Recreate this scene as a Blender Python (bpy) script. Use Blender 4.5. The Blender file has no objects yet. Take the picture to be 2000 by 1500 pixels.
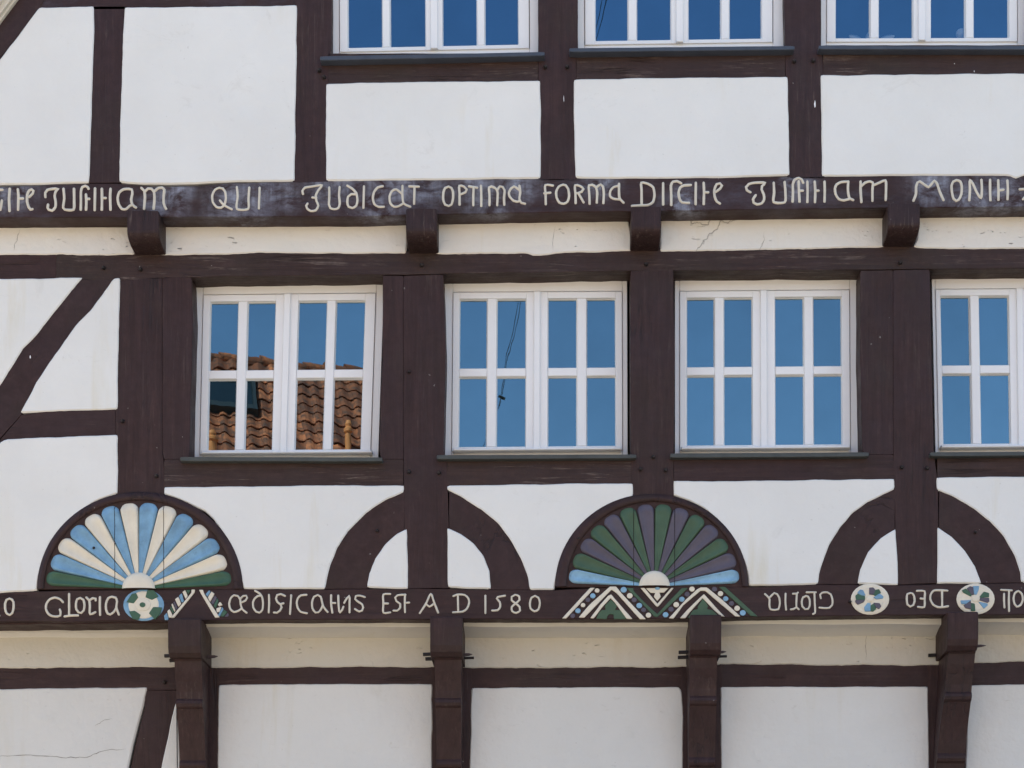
import bpy, math, random
from mathutils import Vector, noise

random.seed(1580)
SC = bpy.context.scene
COL = SC.collection

# ------------------------------------------------------------------ camera, sky, sun, exposure
EYE = Vector((0.0, -12.0, 1.6))
F = 3600.0            # focal length in photograph pixels (photo is 2000 px wide)
CX, CY = 1080.0, 2000.0   # principal point (architectural shift lens: camera held level)
cam_d = bpy.data.cameras.new('camera'); cam = bpy.data.objects.new('camera', cam_d); COL.objects.link(cam)
cam.location = EYE; cam.rotation_euler = (math.radians(90), 0, 0)
cam_d.sensor_width = 36; cam_d.sensor_fit = 'HORIZONTAL'; cam_d.lens = F / 2000 * 36
cam_d.shift_x = (1000 - CX) / 2000; cam_d.shift_y = (CY - 750) / 2000
cam_d.clip_end = 600; cam_d.clip_start = 0.1
SC.camera = cam

SUN_AZ = math.radians(-38); SUN_EL = math.radians(47)     # behind the house, from the left
w = bpy.data.worlds.new('World'); SC.world = w; w.use_nodes = True
nt = w.node_tree; nt.nodes.clear()
sky = nt.nodes.new('ShaderNodeTexSky'); sky.sky_type = 'NISHITA'; sky.sun_disc = False
sky.sun_elevation = SUN_EL; sky.sun_rotation = SUN_AZ
sky.air_density = 1.0; sky.dust_density = 0.4; sky.ozone_density = 1.2
bg = nt.nodes.new('ShaderNodeBackground'); bg.inputs['Strength'].default_value = 0.15
wo = nt.nodes.new('ShaderNodeOutputWorld')
nt.links.new(sky.outputs[0], bg.inputs[0]); nt.links.new(bg.outputs[0], wo.inputs[0])

sd = bpy.data.lights.new('sun', 'SUN'); sun = bpy.data.objects.new('sun', sd); COL.objects.link(sun)
sd.energy = 5.0; sd.angle = math.radians(0.5); sd.color = (1.0, 0.93, 0.82)
sdir = Vector((math.sin(SUN_AZ) * math.cos(SUN_EL), math.cos(SUN_AZ) * math.cos(SUN_EL), math.sin(SUN_EL)))
sun.rotation_euler = sdir.to_track_quat('Z', 'Y').to_euler(); sun.location = (-10, 12, 25)

SC.view_settings.view_transform = 'Standard'; SC.view_settings.look = 'None'
SC.view_settings.exposure = 1.20; SC.view_settings.gamma = 1.0
SC.view_settings.use_curve_mapping = False

# depth planes of the facade (metres, + is away from the street)
YU, YM, YL = 0.0, 0.16, 0.46

def W(px, py, y):
    k = (y - EYE.y) / F
    return Vector(((px - CX) * k, y, EYE.z + (CY - py) * k))

# ------------------------------------------------------------------ materials
def M(name):
    m = bpy.data.materials.new(name); m.use_nodes = True
    n = m.node_tree; n.nodes.clear()
    o = n.nodes.new('ShaderNodeOutputMaterial'); b = n.nodes.new('ShaderNodeBsdfPrincipled')
    n.links.new(b.outputs[0], o.inputs[0])
    return m, n, b
def N(n, t, **k):
    x = n.nodes.new(t)
    for a, v in k.items():
        if a.startswith('i_'):
            x.inputs[int(a[2:]) if a[2:].isdigit() else a[2:]].default_value = v
        else: setattr(x, a, v)
    return x
def ramp(n, src, stops):
    r = n.nodes.new('ShaderNodeValToRGB'); e = r.color_ramp.elements
    while len(e) < len(stops): e.new(0.5)
    for i, (p, c) in enumerate(stops):
        e[i].position = p; e[i].color = (c, c, c, 1) if not hasattr(c, '__len__') else (*c, 1)
    n.links.new(src, r.inputs[0]); return r.outputs[0]
def coords(n, scale=(1, 1, 1), rand=True, rot=(0, 0, 0)):
    tc = N(n, 'ShaderNodeTexCoord'); mp = N(n, 'ShaderNodeMapping')
    mp.inputs['Scale'].default_value = scale; mp.inputs['Rotation'].default_value = rot
    src = tc.outputs['Object']
    if rand:
        oi = N(n, 'ShaderNodeObjectInfo'); mu = N(n, 'ShaderNodeMath', operation='MULTIPLY'); mu.inputs[1].default_value = 37.0
        n.links.new(oi.outputs['Random'], mu.inputs[0])
        ad = N(n, 'ShaderNodeVectorMath', operation='ADD'); n.links.new(src, ad.inputs[0]); n.links.new(mu.outputs[0], ad.inputs[1])
        src = ad.outputs[0]
    n.links.new(src, mp.inputs[0]); return mp.outputs[0]
def nz(n, vec, scale, detail=4, rough=0.55, dist=0.0):
    t = N(n, 'ShaderNodeTexNoise'); t.inputs['Scale'].default_value = scale; t.inputs['Detail'].default_value = detail
    t.inputs['Roughness'].default_value = rough; t.inputs['Distortion'].default_value = dist
    n.links.new(vec, t.inputs['Vector']); return t.outputs[0]
def mixc(n, fac, a, b, bt='MIX'):
    x = N(n, 'ShaderNodeMix', data_type='RGBA', blend_type=bt)
    for s, v in ((x.inputs[0], fac), (x.inputs[6], a), (x.inputs[7], b)):
        if hasattr(v, 'is_output'): n.links.new(v, s)
        elif hasattr(v, '__len__'): s.default_value = (*v[:3], 1)
        else: s.default_value = v
    return x.outputs[2]
def mul(n, a, b, op='MULTIPLY'):
    x = N(n, 'ShaderNodeMath', operation=op)
    for i, v in enumerate((a, b)):
        if hasattr(v, 'is_output'): n.links.new(v, x.inputs[i])
        else: x.inputs[i].default_value = v
    return x.outputs[0]
def bump(n, b, h, strength, dist, prev=None):
    x = N(n, 'ShaderNodeBump'); x.inputs['Strength'].default_value = strength; x.inputs['Distance'].default_value = dist
    n.links.new(h, x.inputs['Height'])
    if prev is not None: n.links.new(prev, x.inputs['Normal'])
    n.links.new(x.outputs[0], b.inputs['Normal']); return x.outputs[0]

def plaster(name, base, rough_amt=1.0, crack=0.5, drip=0.3):
    m, n, b = M(name)
    v = coords(n)
    col = mixc(n, ramp(n, nz(n, v, 1.3, 5, .6), [(.35, 0), (.7, 1)]), [c * .93 for c in base], base)
    # faint ochre and grey stains, runs stretched downwards
    vs = coords(n, (5.5, 5.5, .55))
    st = ramp(n, nz(n, vs, 1.0, 5, .65, .4), [(.56, 0), (.78, 1)])
    big = ramp(n, nz(n, v, .9, 3), [(.45, 0), (.65, 1)])
    col = mixc(n, mul(n, mul(n, st, big), drip), col, (base[0] * .84, base[1] * .78, base[2] * .62))
    gr = ramp(n, nz(n, v, 3.2, 7, .75, .8), [(.60, 0), (.75, 1)])
    col = mixc(n, mul(n, gr, .22), col, (.40, .38, .32))
    # short trowel marks
    vt = coords(n, (9, 9, 26), rot=(0, .35, 0))
    tm = ramp(n, nz(n, vt, 1.0, 4, .6, 1.6), [(.66, 0), (.70, 1), (.735, 0)])
    spots = ramp(n, nz(n, v, 2.6, 2), [(.44, 0), (.58, 1)])
    tmm = mul(n, tm, spots)
    col = mixc(n, mul(n, tmm, .34 * crack), col, (.46, .43, .37))
    # hairline cracks
    vo = N(n, 'ShaderNodeTexVoronoi', feature='DISTANCE_TO_EDGE'); vo.inputs['Scale'].default_value = 1.15
    dn = N(n, 'ShaderNodeTexNoise'); dn.inputs['Scale'].default_value = 5; dn.inputs['Detail'].default_value = 6; n.links.new(v, dn.inputs['Vector'])
    ad = N(n, 'ShaderNodeVectorMath', operation='MULTIPLY_ADD'); ad.inputs[1].default_value = (.35, .35, .35)
    n.links.new(dn.outputs[1], ad.inputs[0]); n.links.new(v, ad.inputs[2]); n.links.new(ad.outputs[0], vo.inputs['Vector'])
    ck = ramp(n, vo.outputs['Distance'], [(0, 1), (.006, 0)])
    ckm = mul(n, ck, ramp(n, nz(n, v, .8, 2), [(.66, 0), (.72, 1)]))
    col = mixc(n, mul(n, ckm, .35 * crack), col, (.25, .23, .2))
    # pin holes and flecks
    fl = ramp(n, nz(n, v, 42, 2), [(.74, 0), (.78, 1)])
    col = mixc(n, mul(n, fl, .22), col, (.3, .27, .22))
    n.links.new(col, b.inputs['Base Color']); b.inputs['Roughness'].default_value = .9
    b.inputs['Specular IOR Level'].default_value = .25
    p = bump(n, b, nz(n, v, 3.0, 4, .6), .55 * rough_amt, .02)
    p = bump(n, b, nz(n, v, 22, 5, .6), .35 * rough_amt, .006, p)
    p = bump(n, b, mul(n, tmm, -1.0), .6 * crack, .004, p)
    p = bump(n, b, mul(n, ckm, -1.0), .5 * crack, .003, p)
    return m

def timber(name, base, axis, worn=0.3, relief=1.0, bloom=False, rough=.5):
    m, n, b = M(name)
    s = {'v': (26, 26, 1.5), 'h': (1.5, 26, 26), 'n': (9, 9, 9)}[axis]
    v = coords(n); vg = coords(n, s)
    g = nz(n, vg, 1.0, 7, .68, .6)
    g2 = nz(n, coords(n, [q * .35 for q in s]), 1.0, 4, .6, 1.2)
    col = mixc(n, ramp(n, g, [(.3, 0), (.7, 1)]), [c * .66 for c in base], [c * 1.3 for c in base])
    col = mixc(n, ramp(n, nz(n, v, 2.2, 4, .6), [(.4, 0), (.72, .65)]), col, (base[0] * .95, base[1] * 1.1, base[2] * 1.3))
    col = mixc(n, mul(n, ramp(n, nz(n, v, 1.4, 5, .65), [(.5, 0), (.75, 1)]), .5), col, (base[0] * .85, base[1] * 1.25, base[2] * .9))
    col = mixc(n, ramp(n, nz(n, v, 17, 5, .7), [(.35, .5), (.65, 0)]), col, [q * .6 for q in base])
    # bare grain ridges where the paint is worn
    wm = mul(n, ramp(n, nz(n, coords(n, [q * 1.5 for q in s]), 1.0, 6, .7, 1.0), [(.55, 0), (.68, 1)]), ramp(n, nz(n, v, 2.6, 4, .6), [(.40, 0), (.58, 1)]))
    wm = mul(n, wm, ramp(n, nz(n, v, 14, 3), [(.35, .2), (.6, 1)]))
    col = mixc(n, mul(n, wm, worn), col, (.17, .13, .11))
    # drying checks
    ck = ramp(n, g2, [(.455, 0), (.485, 1), (.515, 0)])
    ckm = mul(n, ck, ramp(n, nz(n, v, 1.7, 3), [(.55, 0), (.66, 1)]))
    col = mixc(n, mul(n, ckm, .55), col, (.012, .009, .009))
    fl = ramp(n, nz(n, v, 30, 2), [(.765, 0), (.79, 1)])
    col = mixc(n, mul(n, fl, .5), col, (.32, .30, .28))
    if bloom:
        geo = N(n, 'ShaderNodeNewGeometry'); tot = None
        for (px, py, r) in bloom:
            d = N(n, 'ShaderNodeVectorMath', operation='DISTANCE'); d.inputs[1].default_value = W(px, py, YU)
            n.links.new(geo.outputs['Position'], d.inputs[0])
            mr = N(n, 'ShaderNodeMapRange', interpolation_type='SMOOTHSTEP'); mr.inputs[1].default_value = r; mr.inputs[2].default_value = 0.0
            n.links.new(d.outputs['Value'], mr.inputs[0])
            tot = mr.outputs[0] if tot is None else mul(n, tot, mr.outputs[0], 'MAXIMUM')
        pat = ramp(n, nz(n, coords(n, (5, 5, 9)), 1.2, 8, .72, .5), [(.40, 0), (.68, 1)])
        run = ramp(n, nz(n, coords(n, (26, 26, 2.5)), 1.0, 4, .6), [(.35, .35), (.65, 1)])
        bm = mul(n, mul(n, tot, pat), mul(n, run, 1.05))
        col = mixc(n, bm, col, (.36, .385, .46))
        gen = mul(n, ramp(n, nz(n, coords(n, (1.2, 1.2, 3)), 2.2, 8, .75), [(.5, 0), (.8, 1)]), .45)
        col = mixc(n, gen, col, (.12, .12, .16))
    n.links.new(col, b.inputs['Base Color'])
    n.links.new(ramp(n, nz(n, v, 7, 5), [(.3, rough - .08), (.7, rough + .14)]), b.inputs['Roughness'])
    b.inputs['Specular IOR Level'].default_value = .2
    p = bump(n, b, g, .55 * relief, .006)
    p = bump(n, b, nz(n, v, 6, 4, .6), .4 * relief, .012, p)
    p = bump(n, b, mul(n, ckm, -1.0), .6, .006, p)
    return m

def paint(name, c, rough=.6, var=.12, bumpy=.4, wear=.15):
    m, n, b = M(name)
    v = coords(n)
    col = mixc(n, ramp(n, nz(n, v, 9, 6, .65), [(.3, 0), (.7, 1)]), [q * (1 - var) for q in c], [min(1, q * (1 + var)) for q in c])
    col = mixc(n, mul(n, ramp(n, nz(n, v, 26, 5, .7), [(.60, 0), (.72, 1)]), wear), col, (c[0] * .45, c[1] * .42, c[2] * .40))
    n.links.new(col, b.inputs['Base Color']); b.inputs['Roughness'].default_value = rough
    b.inputs['Specular IOR Level'].default_value = .35
    p = bump(n, b, nz(n, v, 28, 5), bumpy, .004)
    return m

BR = (.047, .0250, .0232)
MAT = {}
MAT['plaster'] = plaster('white_plaster', (.79, .787, .745), 1.3, .4, .8)
MAT['plaster_r'] = plaster('rough_plaster', (.775, .745, .675), 2.3, 2.2, .6)
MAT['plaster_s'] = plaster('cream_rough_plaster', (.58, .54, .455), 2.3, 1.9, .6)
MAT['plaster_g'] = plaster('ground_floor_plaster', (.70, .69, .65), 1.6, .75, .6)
MAT['plaster_c'] = plaster('soffit_plaster', (.70, .67, .60), 1.2, .6, .4)
MAT['tv'] = timber('brown_timber_upright', BR, 'v', .30)
MAT['th'] = timber('brown_timber_level', BR, 'h', .25)
MAT['thw'] = timber('weathered_timber_level', (.050, .029, .025), 'h', 1.0, 1.8)
MAT['tn'] = timber('brown_timber_curved', BR, 'n', .08, .6)
MAT['tj'] = timber('brown_joist_end', (.040, .022, .021), 'v', .8, 2.2)
MAT['text_beam'] = timber('bloomed_beam', BR, 'h', .12, .8, bloom=[
    (20, 358, .30), (330, 385, .22), (300, 402, .20), (345, 365, .2), (470, 400, .36), (530, 365, .25), (560, 385, .16), (650, 356, .28),
    (760, 358, .36), (830, 366, .22), (740, 415, .3), (940, 362, .30), (1010, 354, .25), (960, 400, .20), (1170, 352, .2),
    (1340, 410, .25), (1555, 350, .22), (1820, 356, .26), (1960, 385, .28), (1900, 402, .3), (1960, 402, .22)])
MAT['lower_beam'] = timber('inscribed_lower_beam', BR, 'h', .14, .8)
MAT['letter'] = paint('cream_letter_paint', (.64, .59, .48), .6, .1, .5, .18)
MAT['cream'] = paint('cream_paint', (.72, .66, .53), .6, .07, .5, .12)
MAT['blue'] = paint('sky_blue_paint', (.178, .335, .475), .6, .24, .8, .42)
MAT['lblue'] = paint('pale_blue_paint', (.225, .40, .54), .6, .24, .8, .4)
MAT['green'] = paint('dark_green_paint', (.050, .115, .072), .6, .12, .5, .12)
MAT['green2'] = paint('moss_green_paint', (.060, .110, .064), .6, .14, .5, .15)
MAT['purple'] = paint('grey_purple_paint', (.098, .086, .112), .6, .12, .5, .12)
MAT['white'] = paint('white_window_paint', (.80, .80, .79), .42, .015, .08, .02)
MAT['slate'] = paint('slate_sill', (.06, .066, .062), .5, .2, .4, .3)
MAT['lead'] = paint('blue_grey_sill', (.055, .065, .085), .4, .15, .3, .2)
MAT['iron'] = paint('dark_peg', (.022, .018, .018), .6, .2, .6, .1)
MAT['woodpeg'] = paint('brown_peg', (.06, .04, .04), .6, .2, .6, .1)
MAT['dark'] = paint('dark_room', (.03, .03, .032), .9, .1, .1, 0)
MAT['board'] = paint('cream_bargeboard', (.60, .56, .47), .6, .06, .4, .15)
MAT['soft_white'] = paint('white_ornament', (.85, .85, .85), .5, .02, .05, 0)
def glass(name='window_glass', tint=(.52, .84, 1, 1)):
    m, n, b = M(name); n.nodes.remove(b)
    out = [x for x in n.nodes if x.type == 'OUTPUT_MATERIAL'][0]
    g = N(n, 'ShaderNodeBsdfGlossy'); g.inputs['Roughness'].default_value = 0.0; g.inputs[0].default_value = tint
    t = N(n, 'ShaderNodeBsdfTransparent'); t.inputs[0].default_value = (.5, .53, .53, 1)
    mx = N(n, 'ShaderNodeMixShader'); mx.inputs[0].default_value = .225
    oi = N(n, 'ShaderNodeObjectInfo')
    film = mul(n, mul(n, nz(n, coords(n, (1, 1, 1)), 4.0, 3, .6), .045), mul(n, oi.outputs['Random'], .03), 'ADD')
    n.links.new(mul(n, film, .185, 'ADD'), mx.inputs[0])
    n.links.new(t.outputs[0], mx.inputs[1]); n.links.new(g.outputs[0], mx.inputs[2]); n.links.new(mx.outputs[0], out.inputs[0])
    bp = N(n, 'ShaderNodeBump'); bp.inputs['Strength'].default_value = .5; bp.inputs['Distance'].default_value = .0006
    n.links.new(nz(n, coords(n, (1.5, 1, 1)), 3.2, 1.5, .4), bp.inputs['Height']); n.links.new(bp.outputs[0], g.inputs['Normal'])
    return m
MAT['glass'] = glass()
MAT['glass_u'] = glass('upper_window_glass', (.34, .68, 1, 1))  # bluer tint stands in for the deeper sky mirrored in the upper panes

# ------------------------------------------------------------------ object helpers
WL = {}
def empty(name, loc, parent=None, **pr):
    o = bpy.data.objects.new(name, None); COL.objects.link(o); o.empty_display_size = .3
    loc = Vector(loc); WL[o] = loc
    if parent is not None:
        o.parent = parent; o.location = loc - WL[parent]
    else: o.location = loc
    for k, v in pr.items(): o[k] = v
    return o
def mesh_obj(name, vs, fs, mat, parent=None, smooth=False, mats=None, **pr):
    c = Vector((0, 0, 0))
    mn = Vector([min(v[i] for v in vs) for i in range(3)]); mx = Vector([max(v[i] for v in vs) for i in range(3)])
    c = (mn + mx) / 2
    me = bpy.data.meshes.new(name); me.from_pydata([tuple(Vector(v) - c) for v in vs], [], fs); me.validate()
    me.materials.append(mat)
    if smooth: me.polygons.foreach_set('use_smooth', [True] * len(me.polygons))
    o = bpy.data.objects.new(name, me); COL.objects.link(o); WL[o] = c
    if parent is not None: o.parent = parent; o.location = c - WL[parent]
    else: o.location = c
    for k, v in pr.items(): o[k] = v
    return o
def area2(p): return sum(p[i][0] * p[(i + 1) % len(p)][1] - p[(i + 1) % len(p)][0] * p[i][1] for i in range(len(p)))
def outline(pts, step=14, wob=.7, corner=2.5, seed=None):
    n = len(pts); out = []; seed = random.random() * 100 if seed is None else seed
    for i in range(n):
        a = Vector(pts[i]); b = Vector(pts[(i + 1) % n]); d = b - a; L = d.length
        if L < 1e-6: continue
        out.append((a.x, a.y))
        if L > corner * 3:
            ts = [corner / L]; k = max(1, int((L - 2 * corner) / step))
            ts += [(corner + (L - 2 * corner) * j / k) / L for j in range(1, k)] + [1 - corner / L]
            for t in ts: out.append((a.x + d.x * t, a.y + d.y * t))
    m = len(out)
    out = [((out[i - 1][0] + 2 * out[i][0] + out[(i + 1) % m][0]) / 4, (out[i - 1][1] + 2 * out[i][1] + out[(i + 1) % m][1]) / 4) for i in range(m)]
    if wob:
        out = [(x + wob * 1.6 * noise.noise(Vector((x * .022, y * .022, seed))) + wob * .8 * noise.noise(Vector((x * .11, y * .11, seed + 9))),
                y + wob * 1.6 * noise.noise(Vector((x * .022, y * .022, seed + 40))) + wob * .8 * noise.noise(Vector((x * .11, y * .11, seed + 50)))) for x, y in out]
    return out
def inset(p, d):
    s = 1 if area2(p) > 0 else -1
    m = len(p); r = []
    for i in range(m):
        a, b, c = Vector(p[i - 1]), Vector(p[i]), Vector(p[(i + 1) % m])
        e1 = (b - a); e2 = (c - b)
        if e1.length < 1e-6: e1 = e2
        if e2.length < 1e-6: e2 = e1
        e1 = e1.normalized(); e2 = e2.normalized()
        n1 = Vector((-e1.y, e1.x)); n2 = Vector((-e2.y, e2.x)); nn = n1 + n2
        if nn.length < 1e-6: nn = n1
        nn.normalize(); k = 1 / max(.5, nn.dot(n1))
        r.append((b.x + nn.x * d * k * s, b.y + nn.y * d * k * s))
    return r
def prism(name, pts, y0, y1, mat, parent, bev=1.0, bevd=.003, wob=.5, step=18, corner=2.5, out=None, **pr):
    """solid cut to an outline given on the plane y0, going back to y1"""
    o = outline(pts, step, wob, corner) if out is None else out
    if area2(o) < 0: o = o[::-1]          # clockwise on the page -> consistent
    rings = [(o, y1), (o, y0 + bevd), (inset(o, bev), y0)] if bev else [(o, y1), (o, y0)]
    vs = []; m = len(o)
    for ring, y in rings:
        for (x, z) in ring:
            q = W(x, z, y0); vs.append((q.x, y, q.z))
    fs = []
    for r in range(len(rings) - 1):
        for i in range(m):
            j = (i + 1) % m
            fs.append((r * m + i, r * m + j, (r + 1) * m + j, (r + 1) * m + i))
    fs.append(tuple(range((len(rings) - 1) * m, len(rings) * m)))
    fs.append(tuple(range(m))[::-1])
    ob = mesh_obj(name, vs, fs, mat, parent, **pr)
    import bmesh
    bm = bmesh.new(); bm.from_mesh(ob.data); bmesh.ops.recalc_face_normals(bm, faces=bm.faces)
    bmesh.ops.triangulate(bm, faces=[f for f in bm.faces if len(f.verts) > 4]); bm.to_mesh(ob.data); bm.free()
    return ob
def rect(x0, y0, x1, y1): return [(x0, y0), (x1, y0), (x1, y1), (x0, y1)]
def box(name, a, b, mat, parent=None, bev=0, **pr):
    import bmesh
    x0, y0, z0 = a; x1, y1, z1 = b
    vs = [(x, y, z) for x in (x0, x1) for y in (y0, y1) for z in (z0, z1)]
    fs = [(0, 1, 3, 2), (4, 6, 7, 5), (0, 4, 5, 1), (2, 3, 7, 6), (0, 2, 6, 4), (1, 5, 7, 3)]
    o = mesh_obj(name, vs, fs, mat, parent, **pr)
    if bev:
        bm = bmesh.new(); bm.from_mesh(o.data); bmesh.ops.bevel(bm, geom=bm.edges[:], offset=bev, segments=2, affect='EDGES'); bm.to_mesh(o.data); bm.free()
    return o
def tube(name, pts, r, mat, parent=None, seg=10, caps=True, **pr):
    vs = []; fs = []; rr = r if hasattr(r, '__len__') else [r] * len(pts)
    for i, p in enumerate(pts):
        t = (Vector(pts[min(i + 1, len(pts) - 1)]) - Vector(pts[max(i - 1, 0)])).normalized()
        u = t.cross(Vector((0, 0, 1)));
        if u.length < .05: u = t.cross(Vector((0, 1, 0)))
        u.normalize(); v = t.cross(u)
        for k in range(seg):
            a = 2 * math.pi * k / seg; vs.append(Vector(p) + (u * math.cos(a) + v * math.sin(a)) * rr[i])
    for i in range(len(pts) - 1):
        for k in range(seg):
            fs.append((i * seg + k, i * seg + (k + 1) % seg, (i + 1) * seg + (k + 1) % seg, (i + 1) * seg + k))
    if caps: fs.append(tuple(range(seg))[::-1]); fs.append(tuple(range((len(pts) - 1) * seg, len(pts) * seg)))
    return mesh_obj(name, vs, fs, mat, parent, smooth=False, **pr)

# ------------------------------------------------------------------ the half-timbered house
H = empty('half_timbered_house', (0.6, 0.4, 0), label='half-timbered house with white plaster panels, dark brown timbers and carved inscriptions dated 1580', category='house')

def panel(pts, y, mat='plaster', name='plaster_panel', **pr):
    return prism(name, pts, y - .007, y + .05, MAT[mat], H, bev=2.6, bevd=.009, wob=1.15 if mat in ('plaster_r', 'plaster_s') else .8, step=8 if mat in ('plaster_r', 'plaster_s') else 12, corner=3.5, **pr)

XL, XR = -225, 2825
# --- upper storey panels
panel([(75, 14), (184, 11), (184, 60), (182, 120), (178, 250), (174, 356), (100, 359), (0, 360), (-165, 362), (-80, 225), (0, 113), (36, 66)], YU)
panel([(242, 13), (400, 12), (580, 9), (579, 120), (577, 250), (576, 354), (480, 354), (440, 355), (380, 359), (300, 360), (232, 356), (234, 250), (238, 120)], YU)
panel([(636, 162), (700, 160), (850, 158), (1056, 157), (1057, 230), (1056, 348), (900, 350), (760, 352), (636, 353)], YU)
panel([(1120, 154), (1250, 151), (1400, 150), (1539, 148), (1541, 240), (1543, 342), (1400, 347), (1250, 348), (1123, 347), (1121, 250)], YU)
panel([(1602, 146), (1750, 144), (1900, 143), (2058, 142), (2058, 338), (2000, 342), (1985, 349), (1970, 342), (1850, 342), (1700, 343), (1606, 344), (1604, 250)], YU)
panel([(2125, 20), (2525, 16), (2600, 110), (2765, 336), (2125, 338)], YU)
panel([(125, -50), (580, -50), (580, -398), (388, -398)], YU)
panel([(2122, -60), (2460, -60), (2212, -398), (2122, -398)], YU)
panel([(440, -455), (1300, -1580), (2160, -455)], YU, name='gable_panel')
# --- plaster under the first jetty (set back)
for pts in ([(XL, 432), (265, 432), (264, 497), (180, 499), (110, 497), (XL, 499)],
            [(314, 430), (795, 430), (795, 494), (700, 495), (500, 494), (400, 497), (312, 499)],
            [(853, 428), (1227, 426), (1233, 460), (1234, 490), (1100, 494), (1056, 499), (1040, 499), (1025, 495), (852, 496)],
            [(1290, 424), (1727, 420), (1727, 482), (1500, 488), (1288, 491)],
            [(1795, 418), (XR, 412), (XR, 482), (1900, 486), (1850, 486), (1806, 485), (1785, 482), (1792, 468)]):
    panel(pts, YM, 'plaster_r')
# --- main storey panels
FAN1_L = [(230, 964), (190, 977), (155, 1002), (125, 1030), (100, 1057), (85, 1092), (75, 1130), (72, 1153)]
FAN1_R = [(475, 1150), (466, 1115), (452, 1077), (435, 1042), (417, 1014), (400, 998), (350, 975), (320, 965)]
AR2_L = [(788, 961), (753, 977), (715, 1002), (680, 1038), (659, 1070), (645, 1105), (638, 1133), (635, 1150)]
AR2_R = [(1034, 1151), (1030, 1126), (1019, 1094), (998, 1056), (974, 1024), (939, 995), (904, 972), (873, 957)]
FAN2_L = [(1237, 970), (1210, 980), (1180, 997), (1150, 1020), (1122, 1045), (1102, 1075), (1092, 1105), (1085, 1137), (1083, 1151)]
FAN2_R = [(1462, 1144), (1461, 1130), (1455, 1102), (1442, 1070), (1425, 1043), (1400, 1015), (1375, 993), (1345, 978), (1316, 967)]
AR3_L = [(1747, 957), (1725, 966), (1695, 981), (1664, 1004), (1640, 1032), (1620, 1065), (1608, 1095), (1600, 1122), (1598, 1140)]
AR3_R = [(1994, 1137), (1992, 1117), (1981, 1084), (1961, 1048), (1934, 1018), (1901, 992), (1862, 970), (1829, 956)]
panel([(XL, 544), (60, 543), (162, 541), (140, 568), (101, 615), (75, 650), (45, 682), (20, 720), (0, 751), (-60, 830), (-110, 860), (XL, 860)], YM)
panel([(235, 542), (222, 543), (200, 574), (175, 605), (150, 632), (125, 665), (95, 707), (70, 745), (52, 780), (38, 806), (120, 803), (229, 799), (231, 700), (233, 620)], YM)
panel([(0, 863), (8, 857), (80, 853), (160, 851), (230, 849), (230, 900)] + FAN1_L + [(0, 1157), (-120, 1158), (-90, 1010)], YM)
panel([(XL, 920), (-140, 920), (-165, 1158), (XL, 1158)], YM)
panel([(320, 950), (500, 949), (650, 947), (789, 947)] + AR2_L + FAN1_R, YM)
panel([(795, 1031), (797, 1090), (797, 1149), (715, 1148), (720, 1120), (732, 1090), (752, 1062), (775, 1041)], YM)
panel([(873, 1030), (900, 1042), (925, 1060), (945, 1085), (957, 1115), (959, 1151), (874, 1147)], YM)
panel([(873, 948), (1050, 945), (1100, 944), (1237, 943)] + FAN2_L + AR2_R, YM)
panel([(1316, 938), (1420, 939), (1600, 936), (1747, 935)] + AR3_L + FAN2_R, YM)
panel([(1750, 1032), (1753, 1090), (1755, 1142), (1674, 1140), (1680, 1112), (1695, 1078), (1720, 1050)], YM)
panel([(1831, 1028), (1860, 1048), (1885, 1075), (1905, 1105), (1918, 1139), (1831, 1139)], YM)
panel([(1828, 932), (1950, 930), (2170, 929), (2170, 1137)] + AR3_R, YM)
panel([(2302, 529), (2560, 528), (2560, 1137), (2302, 1137)], YM)
panel([(2620, 528), (XR - 50, 527), (XR - 50, 1137), (2620, 1137)], YM)
# --- ground storey: strip below the second jetty, then big panels
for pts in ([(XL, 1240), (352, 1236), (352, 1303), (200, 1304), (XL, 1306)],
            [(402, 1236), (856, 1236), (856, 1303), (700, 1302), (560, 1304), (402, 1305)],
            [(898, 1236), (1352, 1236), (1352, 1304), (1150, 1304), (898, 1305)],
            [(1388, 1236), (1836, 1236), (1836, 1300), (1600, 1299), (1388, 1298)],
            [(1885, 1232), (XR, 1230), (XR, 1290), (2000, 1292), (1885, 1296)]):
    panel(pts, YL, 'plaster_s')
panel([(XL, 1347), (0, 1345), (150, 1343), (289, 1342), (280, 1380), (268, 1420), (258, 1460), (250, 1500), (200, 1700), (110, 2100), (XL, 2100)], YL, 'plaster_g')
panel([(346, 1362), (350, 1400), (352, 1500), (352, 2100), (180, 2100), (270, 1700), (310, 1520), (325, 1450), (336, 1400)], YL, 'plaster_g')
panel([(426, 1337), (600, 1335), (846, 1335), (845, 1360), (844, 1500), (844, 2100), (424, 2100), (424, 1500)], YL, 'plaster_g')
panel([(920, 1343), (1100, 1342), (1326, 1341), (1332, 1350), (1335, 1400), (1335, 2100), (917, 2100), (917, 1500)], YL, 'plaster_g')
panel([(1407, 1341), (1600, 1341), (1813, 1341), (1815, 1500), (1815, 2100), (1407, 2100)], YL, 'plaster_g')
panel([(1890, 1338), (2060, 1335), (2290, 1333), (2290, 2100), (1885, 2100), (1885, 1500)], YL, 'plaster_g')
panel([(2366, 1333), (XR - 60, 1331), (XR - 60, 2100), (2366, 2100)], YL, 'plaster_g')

def wood(name, pts, y, kind='tv', depth=.24, bev=.5, wob=.45, shrink=.10, parent=None, **pr):
    o = outline(pts, 20, wob, 2.0, seed=7.3)
    if area2(o) < 0: o = o[::-1]
    o = inset(o, shrink)
    return prism(name, None, y, y + depth, MAT[kind], parent or H, bev=bev, bevd=.0025, out=o, **pr)

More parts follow.
